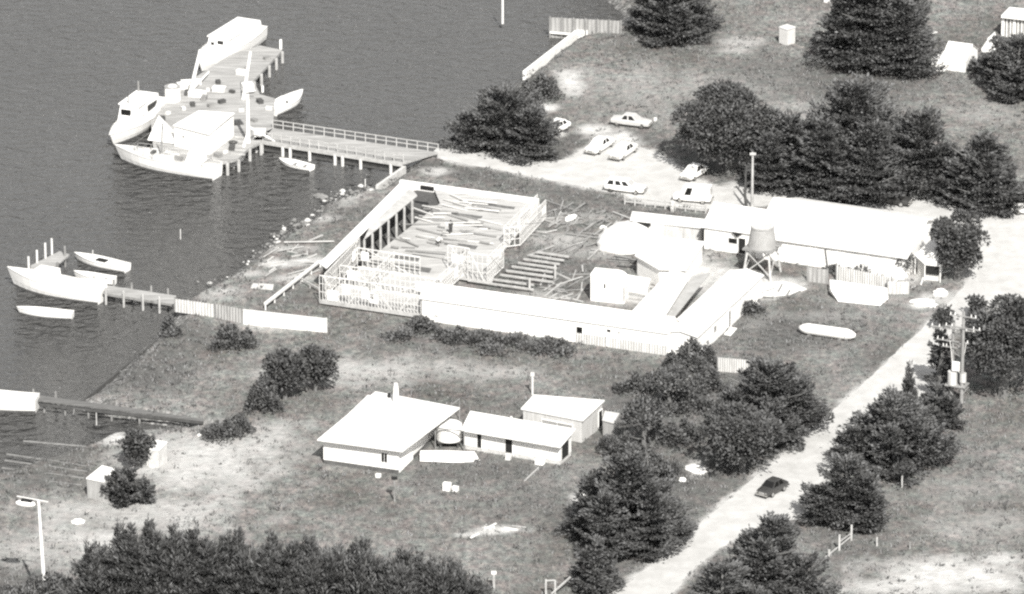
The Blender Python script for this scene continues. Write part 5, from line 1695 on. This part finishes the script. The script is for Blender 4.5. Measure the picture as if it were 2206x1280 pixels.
# ================================================================== VEHICLES
def car(name, label, cat, loc, rz, paint, kind="sedan", L=4.5, Wd=1.75, group=None):
    o = thing(name, label, cat, loc, rz, group)
    h = L / 2
    # (x, half width, bottom, belt)
    st = [(-h, .62, .42, .72), (-h + .12, .78, .30, .86), (-h + .7, .84, .26, .93), (-.9, .86, .24, .95), (0, .87, .24, .96), (.9, .86, .24, .94), (h - .7, .83, .26, .90), (h - .12, .78, .30, .82), (h, .64, .42, .70)]
    rows = []
    for x, w, zb, zt in st:
        w = w * Wd / 1.75
        rows.append([Vector(p) for p in ((x, -w * .86, zb), (x, -w, zb + .14), (x, -w, zt - .16), (x, -w * .93, zt - .03), (x, -w * .45, zt + .03), (x, w * .45, zt + .03), (x, w * .93, zt - .03), (x, w, zt - .16), (x, w, zb + .14), (x, w * .86, zb))])
    vs, fs = loft(rows)
    mb = MB().add(vs, [f[::-1] for f in fs])
    m = len(rows[0])
    mb.f.append(tuple(range(m))); mb.f.append(tuple(range((len(rows) - 1) * m, len(rows) * m))[::-1])
    for i in range(len(rows) - 1):
        mb.f.append((i * m, i * m + m - 1, (i + 1) * m + m - 1, (i + 1) * m))
    # greenhouse as part of the same body
    if kind == "sedan":
        x0, x1, x2, x3, zr = -1.45, -.85, .35, 1.0, 1.48
    elif kind == "wagon":
        x0, x1, x2, x3, zr = -h + .15, -h + .45, .35, 1.0, 1.52
    else:
        x0, x1, x2, x3, zr = -h + .05, -h + .12, .95, 1.45, 2.0
    w0, w1 = .80 * Wd / 1.75, .63 * Wd / 1.75
    if kind == "van":
        w1 = .78 * Wd / 1.75
    zb = .92
    g0 = [(x0, -w0, zb), (x3, -w0, zb), (x3, w0, zb), (x0, w0, zb)]
    g1 = [(x1, -w1, zr - .05), (x2, -w1, zr - .05), (x2, w1, zr - .05), (x1, w1, zr - .05)]
    g2 = [(x1 + .18, -w1 * .8, zr), (x2 - .18, -w1 * .8, zr), (x2 - .18, w1 * .8, zr), (x1 + .18, w1 * .8, zr)]
    off = len(mb.v)
    mb.add(g0 + g1 + g2, [(0, 1, 5, 4), (1, 2, 6, 5), (2, 3, 7, 6), (3, 0, 4, 7), (4, 5, 9, 8), (5, 6, 10, 9), (6, 7, 11, 10), (7, 4, 8, 11), (8, 9, 10, 11)])
    part(mb, "body", paint, o, world=False)
    def facepane(A, B, C, D, nm, ins=.1, out=.015):
        A, B, C, D = map(Vector, (A, B, C, D))
        c = (A + B + C + D) / 4
        nrm = (B - A).cross(D - A).normalized()
        q = [p.lerp(c, ins) + nrm * out for p in (A, B, C, D)]
        r = [p - nrm * .03 for p in q]
        part(MB().add(q + r, [(0, 1, 2, 3), (7, 6, 5, 4), (0, 4, 5, 1), (1, 5, 6, 2), (2, 6, 7, 3), (3, 7, 4, 0)]), nm, GLASS if nm == 'side_window' or paint is CARD else SKYGLASS, o, world=False)
    def lerp3(a, b, t):
        return tuple(a[i] + (b[i] - a[i]) * t for i in range(3))
    for s in (0, 1):
        P = [Vector(p) for p in ((g0[0], g0[1], g1[1], g1[0]) if s == 0 else (g0[2], g0[3], g1[3], g1[2]))]
        if kind == "van":
            spl = [(.62, .86)] if s == 0 else [(.14, .38)]
        elif kind == "wagon":
            spl = [(.06, .34), (.38, .64), (.68, .95)] if s == 0 else [(.05, .32), (.36, .62), (.66, .94)]
        else:
            spl = [(.16, .5), (.54, .93)] if s == 0 else [(.07, .46), (.5, .84)]
        for a, b in spl:
            facepane(P[0].lerp(P[1], a), P[0].lerp(P[1], b), P[3].lerp(P[2], b), P[3].lerp(P[2], a), "side_window", .14)
    facepane(g0[1], g0[2], g1[2], g1[1], "windscreen", .12)
    facepane(g0[3], g0[0], g1[0], g1[3], "rear_window", .16)
    for sx in (-1, 1):
        for sy in (-1, 1):
            x, y = sx * (h - .92), sy * (.74 * Wd / 1.75)
            ty = part(MB().tube([(x, y - .1, .32), (x, y + .1, .32)], .32, 14), "wheel", RUBBER, o, world=False)
            yy = y + sy * .1
            part(MB().tube([(x, yy - .005, .32), (x, yy + .015, .32)], .2, 12), "hubcap", CHROME if paint is not CARD else GREYM, ty, world=False)
    for sx, nm in ((1, "headlight"), (-1, "tail_light")):
        for sy in (-1, 1):
            part(MB().tube([(sx * (h - .02), sy * .55, .64), (sx * (h + .03), sy * .55, .64)], .10, 10), nm, CHROME if sx > 0 else GREYM, o, world=False)
        part(MB().box((sx * (h + .05), 0, .42), (.1, 1.6 * Wd / 1.75, .14)), "bumper", CHROME, o, world=False)
    part(MB().box((h + .0, 0, .6), (.06, .7, .2)), "grille", GREYM, o, world=False)
    return o
def place_car(front, rear, **k):
    a, b = G(*front), G(*rear)
    d = a - b
    return at_z((a + b) / 2, 0.02), math.atan2(d.y, d.x)
PK = "cars parked on the gravel by the jetty"
for nm, lb, fr, re_, pt, kd, L in [
    ("parked_car", "light grey sedan parked on the grass edge, farthest from the jetty track", (1400, 276), (1320, 266), CARG, "sedan", 4.9),
    ("parked_car", "white sedan with a dark rear window slit, nearest the spreading cypress", (1262, 342), (1322, 304), CARW, "sedan", 4.9),
    ("parked_car", "boxy white sedan parked close beside the other angled white car", (1314, 355), (1372, 316), CREAM, "sedan", 4.9),
    ("station_wagon", "white station wagon side-on below the two angled cars", (1390, 418), (1304, 408), CARW, "wagon", 4.8)]:
    loc, rz = place_car(fr, re_)
    car(nm, lb, "car", loc, rz, pt, kd, L, group=PK)
loc, rz = place_car((1452, 430), (1532, 438))
car("parked_van", "white panel van parked by the yard fence near the power pole", "van", loc, rz + .06, CARW, "van", 4.5, group=PK)
loc, rz = place_car((1638, 1076), (1690, 1048))
car("dark_car", "dark car driving down the gravel road", "car", loc, rz, CARD, "sedan", 3.9, 1.6)
loc, rz = place_car((1945, 442), (1902, 436))
car("half_hidden_car", "dark car half hidden under the cypresses behind the workshop", "car", loc, rz, CARD, "sedan", 4.3)
loc, rz = place_car((2190, 458), (2250, 464))
car("white_car", "white car cut off by the photo's edge on the gravel yard", "car", loc, rz, CARW, "sedan", 4.4)
loc, rz = place_car((1484, 388), (1506, 375))
car("white_car", "white car between the rounded dark tree's edge and the parked van", "car", loc, rz, CARW, "sedan", 4.2)
loc, rz = place_car((1184, 292), (1216, 276))
car("white_car", "white car tucked in at the landward edge of the spreading cypress", "car", loc, rz, CARW, "sedan", 3.9)

# ================================================================== PEOPLE
def person(px, base, label, rz, pose="stand", top=CLOTHW, bottom=CLOTHD, z=0.0):
    o = thing("person", label, "person", G(px, base, z), rz)
    if pose == "stand":
        J = dict(pel=(0, 0, .93), ch=(0, 0, 1.3), nk=(0, 0, 1.48), hd=(.02, 0, 1.62), ht=(.02, 0, 1.74), ls=(0, .19, 1.42), le=(-.02, .25, 1.14), lw=(.12, .24, .92), rs=(0, -.19, 1.42), re=(-.02, -.25, 1.14), rw=(.1, -.25, .9),
                 lh=(0, .1, .9), lk=(.05, .11, .5), la=(0, .11, .08), lt=(.18, .12, .03), rh=(0, -.1, .9), rk=(.02, -.11, .5), ra=(-.04, -.11, .08), rt=(.14, -.12, .03))
    else:
        J = dict(pel=(-.25, 0, .62), ch=(.05, 0, .9), nk=(.2, 0, 1.02), hd=(.32, 0, 1.12), ht=(.4, 0, 1.2), ls=(.14, .19, .98), le=(.3, .24, .72), lw=(.45, .2, .5), rs=(.14, -.19, .98), re=(.3, -.24, .72), rw=(.45, -.2, .5),
                 lh=(-.25, .1, .6), lk=(.15, .16, .5), la=(-.1, .14, .08), lt=(.08, .15, .03), rh=(-.25, -.1, .6), rk=(.12, -.16, .48), ra=(-.15, -.14, .08), rt=(.03, -.15, .03))
    E = [("pel", "ch"), ("ch", "nk"), ("nk", "hd"), ("hd", "ht"), ("ch", "ls"), ("ls", "le"), ("le", "lw"), ("ch", "rs"), ("rs", "re"), ("re", "rw"), ("pel", "lh"), ("lh", "lk"), ("lk", "la"), ("la", "lt"), ("pel", "rh"), ("rh", "rk"), ("rk", "ra"), ("ra", "rt")]
    rad = dict(pel=.15, ch=.16, nk=.06, hd=.10, ht=.075, ls=.075, le=.05, lw=.035, rs=.075, re=.05, rw=.035, lh=.1, lk=.07, la=.045, lt=.04, rh=.1, rk=.07, ra=.045, rt=.04)
    for sd in "lr":                                   # hands: palm, four fingers, thumb
        w = Vector(J[sd + "w"]); e = Vector(J[sd + "e"])
        d = (w - e).normalized()
        sgn = 1 if sd == "l" else -1
        J[sd + "p"] = tuple(w + d * .07); rad[sd + "p"] = .032
        E.append((sd + "w", sd + "p"))
        for k, (off, ln) in enumerate(((-.03, .07), (-.01, .085), (.01, .08), (.03, .06))):
            J[f"{sd}f{k}"] = tuple(w + d * (.07 + ln) + Vector((off, -sgn * .015, 0))); rad[f"{sd}f{k}"] = .009
            E.append((sd + "p", f"{sd}f{k}"))
        J[sd + "th"] = tuple(w + d * .08 + Vector((.05, -sgn * .01, 0))); rad[sd + "th"] = .010
        E.append((sd + "w", sd + "th"))
    names = list(J)
    me = bpy.data.meshes.new("body")
    me.from_pydata([J[k] for k in names], [(names.index(a), names.index(b)) for a, b in E], [])
    b = link_mesh("body", me, SKIN)
    md = b.modifiers.new("skin", 'SKIN')
    for i, k in enumerate(names):
        me.skin_vertices[0].data[i].radius = (rad[k], rad[k])
        me.skin_vertices[0].data[i].use_root = k == "pel"
    b.modifiers.new("smooth", 'SUBSURF').levels = 1
    b.parent = o
    def v(k):
        return Vector(J[k])
    part(MB().tube([v("pel"), v("pel").lerp(v("ch"), .6), v("ch").lerp(v("nk"), .35), v("nk") - (v("nk") - v("ch")) * .25], [.19, .20, .21, .12], 12).tube([v("ls"), v("le")], [.10, .07], 8).tube([v("rs"), v("re")], [.10, .07], 8), "shirt", top, o, world=False)
    part(MB().tube([v("pel") + Z * .06, v("pel") - Z * .08], [.20, .2], 12).tube([v("lh"), v("lk"), v("la") + Z * .04], [.13, .10, .075], 8).tube([v("rh"), v("rk"), v("ra") + Z * .04], [.13, .10, .075], 8), "trousers", bottom, o, world=False)
    part(MB().ellipsoid(v("hd").lerp(v("ht"), .55) + Vector((-.03, 0, .03)), (.115, .10, .10), 10, 6), "hair", HAIR, o, world=False)
    return o
person(971, 506, "person in dark clothes standing in the middle of the boarded floor", 2.2, top=CLOTHD, z=.45)
person(946, 530, "person in a pale shirt crouching at work on the boarded floor", .6, "crouch", z=.45)
person(1448, 458, "person in pale clothes standing at the front of the parked van", -2.0, top=CLOTHW, bottom=CLOTHW)

# ================================================================== SMALL LOOSE THINGS
rr = random.Random(17)
proto = None
def plank(px, py, L, rz, w=.22, t=.1, z=.06, m=PALE, dz=0.0):
    return G(px, py, z), L, rz, w, t, m, dz
pm = {}
def loose_planks(n, region, label, group, Lr=(1.4, 4.5), mats=(PALE, TIMBER, TIMBER, DECK), base=0.0, ang=None):
    protos = []
    for k, m in enumerate(mats):
        mb = MB().box((0, 0, .07), (1, .2, .12))
        mb.f = mb.f
        protos.append(mesh_of("timber_plank", mb))
        protos[-1].materials.append(m)
    poly = region
    xs = [p[0] for p in poly]; ys = [p[1] for p in poly]
    c = 0
    while c < n:
        px, py = rr.uniform(min(xs), max(xs)), rr.uniform(min(ys), max(ys))
        if not bool(inside(poly, np.array([px]), np.array([py]))[0]):
            continue
        o = bpy.data.objects.new("timber_plank", rr.choice(protos))
        COL.objects.link(o)
        o.location = G(px, py, base + rr.uniform(0, .18))
        o.rotation_euler = (rr.uniform(-.05, .05), rr.uniform(-.06, .06), (rr.choice((ROT_U, ROT_U + math.pi / 2, ROT_U + math.pi / 2, ROT_U + 1.3)) if ang is None else ang) + rr.gauss(0, .25))
        o.scale = (rr.uniform(*Lr), rr.uniform(.4, 1.1), rr.uniform(.5, 1.3))
        tag(o, label, "plank", group)
        c += 1
loose_planks(75, [(1130, 505), (1190, 440), (1340, 450), (1350, 480), (1280, 560), (1180, 560)], "loose building timber strewn in the yard beside the frames", "timber strewn in the builders' yard")
loose_planks(26, [(1160, 570), (1275, 580), (1270, 650), (1180, 640)], "weathered timber lying between the joists and the cabin box", "timber by the cabin box", mats=(TIMBER, PALE))
loose_planks(55, [(905, 420), (1080, 440), (1060, 520), (980, 560), (830, 545)], "thin board laid on the unfinished building's open floor", "boards on the open floor", Lr=(.8, 5), mats=(TIMBER, DECK, STUD), base=.47, ang=ROT_U)
loose_planks(16, [(560, 545), (700, 505), (690, 590), (560, 610)], "pale plank washed up on the shore below the white lean-to roof", "planks washed up on the shore", Lr=(1.2, 3.5), mats=(PALE, CONC))
loose_planks(9, [(1000, 1135), (1140, 1128), (1130, 1150), (990, 1162)], "bleached plank in the scattered heap on the open grass", "bleached planks on the grass", Lr=(.8, 2.4), mats=(WHITE, PCONC, PALE))
loose_planks(14, [(1925, 560), (2040, 580), (2030, 650), (1930, 650)], "scrap timber piled about the porch hut yard", "scrap about the porch hut", Lr=(.8, 2.2), mats=(WHITE, PALE))
loose_planks(12, [(1560, 630), (1690, 612), (1720, 632), (1600, 660)], "board lying on the white slab under the water tower", "boards under the water tower", Lr=(1, 3), mats=(WHITE, TIMBER))
loose_planks(10, [(1340, 535), (1420, 545), (1400, 585), (1330, 570)], "grey sleeper stacked beside the low yard shed", "sleepers by the yard shed", Lr=(2, 4), mats=(TIMBER, DARKT), ang=ROT_U)
# rubble along the shore
rock_meshes = []
for k in range(5):
    mb = MB().ellipsoid((0, 0, .2), (.5, .4, .32), 8, 6, jit=.22, rng=rr)
    rock_meshes.append(mesh_of("shore_rock", mb)); rock_meshes[-1].materials.append(ROCK if k < 4 else CONC)
line = [(500, 578), (545, 545), (578, 518), (618, 488), (640, 478), (660, 471), (695, 444), (705, 426), (740, 412), (785, 403), (420, 622), (400, 640)]
segs = [(0, 1, 6), (1, 2, 12), (2, 3, 30), (3, 4, 18), (4, 5, 10), (5, 6, 10), (6, 7, 8), (7, 8, 20), (8, 9, 24), (10, 0, 6)]
for a, b, k in segs:
    for _ in range(k):
        t = rr.random()
        px = line[a][0] + (line[b][0] - line[a][0]) * t + rr.gauss(9, 12)
        py = line[a][1] + (line[b][1] - line[a][1]) * t + rr.gauss(7, 7)
        o = bpy.data.objects.new("shore_rock", rr.choice(rock_meshes))
        COL.objects.link(o)
        o.location = G(px, py, -.35) ; o.location.z = -.38 + rr.uniform(0, .2)
        s = rr.choice((.25, .3, .35, .45, .7)) * rr.uniform(.7, 1.2)
        o.scale = (s, s * rr.uniform(.7, 1.2), s * rr.uniform(.6, 1.1)); o.rotation_euler = (0, 0, rr.uniform(0, 6.3))
        tag(o, "pale lump of rubble along the water's edge below the unfinished building", "rock", "rubble along the shore")
def lump(px, py, sx, sy, sz, label, name="white_bundle", m=WHITE, cat="bundle", z=0.0):
    mb = MB().ellipsoid(G(px, py, z), (sx, sy, sz), 14, 6, half=True, jit=.14, rng=rr, rz=rr.uniform(0, 3))
    return solo(mb, name, label, cat, m)
def bx(px, py, sx, sy, sz, label, name, cat, m=WHITE, rz=ROT_U, z=0.0):
    o = thing(name, label, cat, G(px, py, z), rz)
    part(MB().box((0, 0, sz / 2), (sx, sy, sz)), "box", m, o, world=False)
    part(MB().box((0, 0, sz + .02), (sx * 1.06, sy * 1.06, .05)), "lid", m, o, world=False)
    return o
bx(963, 1056, .75, .6, .75, "taller white box on the grass in front of the upturned boat", "white_box", "box")
bx(981, 1058, .6, .5, .45, "lower white box beside the taller one on the grass", "white_box", "box")
bx(815, 1028, .5, .4, .3, "small white box on the grass under the house's front window", "white_box", "box")
bx(1095, 990, .55, .45, .6, "pale box at the foot of the cottage's wider dark door", "white_box", "box", CREAM)
bx(1163, 1000, .9, .6, .5, "white trough against the cottage's front wall near its corner", "trough", "trough")
solo(MB().bar(G(1130, 1036, .06), G(1160, 1008, .1), .14, .1), "leaning_plank", "single pale plank lying out from the trough by the cottage", "plank", PALE)
lump(1262, 1072, .7, .6, .55, "white bundle on the grass at the edge of the shaggiest cypress")
bx(1238, 1138, .35, .3, .4, "tiny white box on the grass below the white bundle", "white_box", "box")
lump(1500, 1012, .9, 1.4, .35, "white sheet draped on the bank between the roadside trees", "white_sheet", cat="sheet")
lump(1470, 1035, .4, .4, .3, "small white lump on the bank under the open-branched tree")
lump(1990, 655, 1.6, 1.0, .5, "flat white heap of shell by the road's edge below the porch hut", "shell_heap", SAND, "heap")
lump(2026, 634, .9, .8, .6, "round white heap right at the road corner", "shell_heap", SAND, "heap")
lump(1600, 662, 1.0, .6, .7, "white tarpaulin bundle at the corner of the gabled wing", "tarpaulin", cat="tarpaulin")
lump(1622, 660, .8, .6, .6, "second white tarpaulin bundle nearer the water tower", "tarpaulin", cat="tarpaulin")
lump(2003, 70, 1.0, .6, .05, "pale flat scrap far up the grass near the largest cypress", "scrap_sheet", CREAM, "sheet")
bx(1784, 4, .9, .7, .5, "small white box on the grass at the photo's top edge", "white_box", "box")
lump(1500, 82, .7, .6, .7, "pale bundle under the topmost cypress's skirt")
lump(1300, 492, .6, .4, .3, "low white bag at the tip of the sand heap", "white_bag", cat="bag")
lump(1230, 470, 1.1, .5, .3, "white bag of cement between the stacked timbers", "white_bag", cat="bag")
lump(168, 1125, .7, .5, .35, "white upturned tub on the grass above the lamp post", "white_tub", cat="tub")
lump(430, 938, .3, .25, .25, "small white lump beside the thick jetty bush")
bx(1412, 260, .3, .3, .3, "tiny white peg box on the grass past the light grey sedan", "white_box", "box")
lump(690, 424, .9, .5, .4, "pale boulder standing off the tip of the rubble bank", "boulder", ROCK, "boulder", z=-.9)
sh_ = MB().slab([G(1560, 720, .12), G(1574, 723, .12), G(1588, 707, .12), G(1575, 704, .12)], .08)
solo(sh_, "roofing_sheet", "pale roofing sheet lying on the grass below the tarpaulin bundles", "sheet", PCONC)
sh_ = MB().slab([G(545, 610, .1), G(590, 612, .1), G(588, 624, .1), G(540, 620, .1)], .08)
solo(sh_, "concrete_slab", "broken concrete slab on the shore behind the iron fence", "slab", CONC)
sl = MB().slab([G(1560, 620, .1), G(1690, 606, .1), G(1738, 622, .1), G(1700, 634, .1), G(1600, 642, .1)], .14)
solo(sl, "concrete_apron", "white concrete apron under the water tower's legs", "slab", mat("white_concrete", .78, .9, .08, 1))
pl_ = MB(); pl_.tube([G(612, 522, .25), G(720, 520, .25)], .1, 7)
solo(pl_, "drift_spar", "long pale spar lying level on the rubble shore", "spar", PALE)
for i, (x0, x1) in enumerate(((284, 326), (394, 437))):
    o = thing("roof_edge", ("pale roof just showing at the bottom edge under the spiky cypresses", "second pale roof just showing at the bottom edge, farther from the lamp post")[i], "roof", G((x0 + x1) / 2, 1325))
    a, b = G(x0, 1277, 2.2), G(x1, 1280, 2.2)
    part(MB().slab([a, b, b - V * 3, a - V * 3], .1), "roof", WROOF, o)
    part(MB().skirt([at_z(p, 2.08) for p in (a + U * .2 - V * .2, b - U * .2 - V * .2, b - V * 2.8 - U * .2, a - V * 2.8 + U * .2)], 0), "wall", CREAM, o)
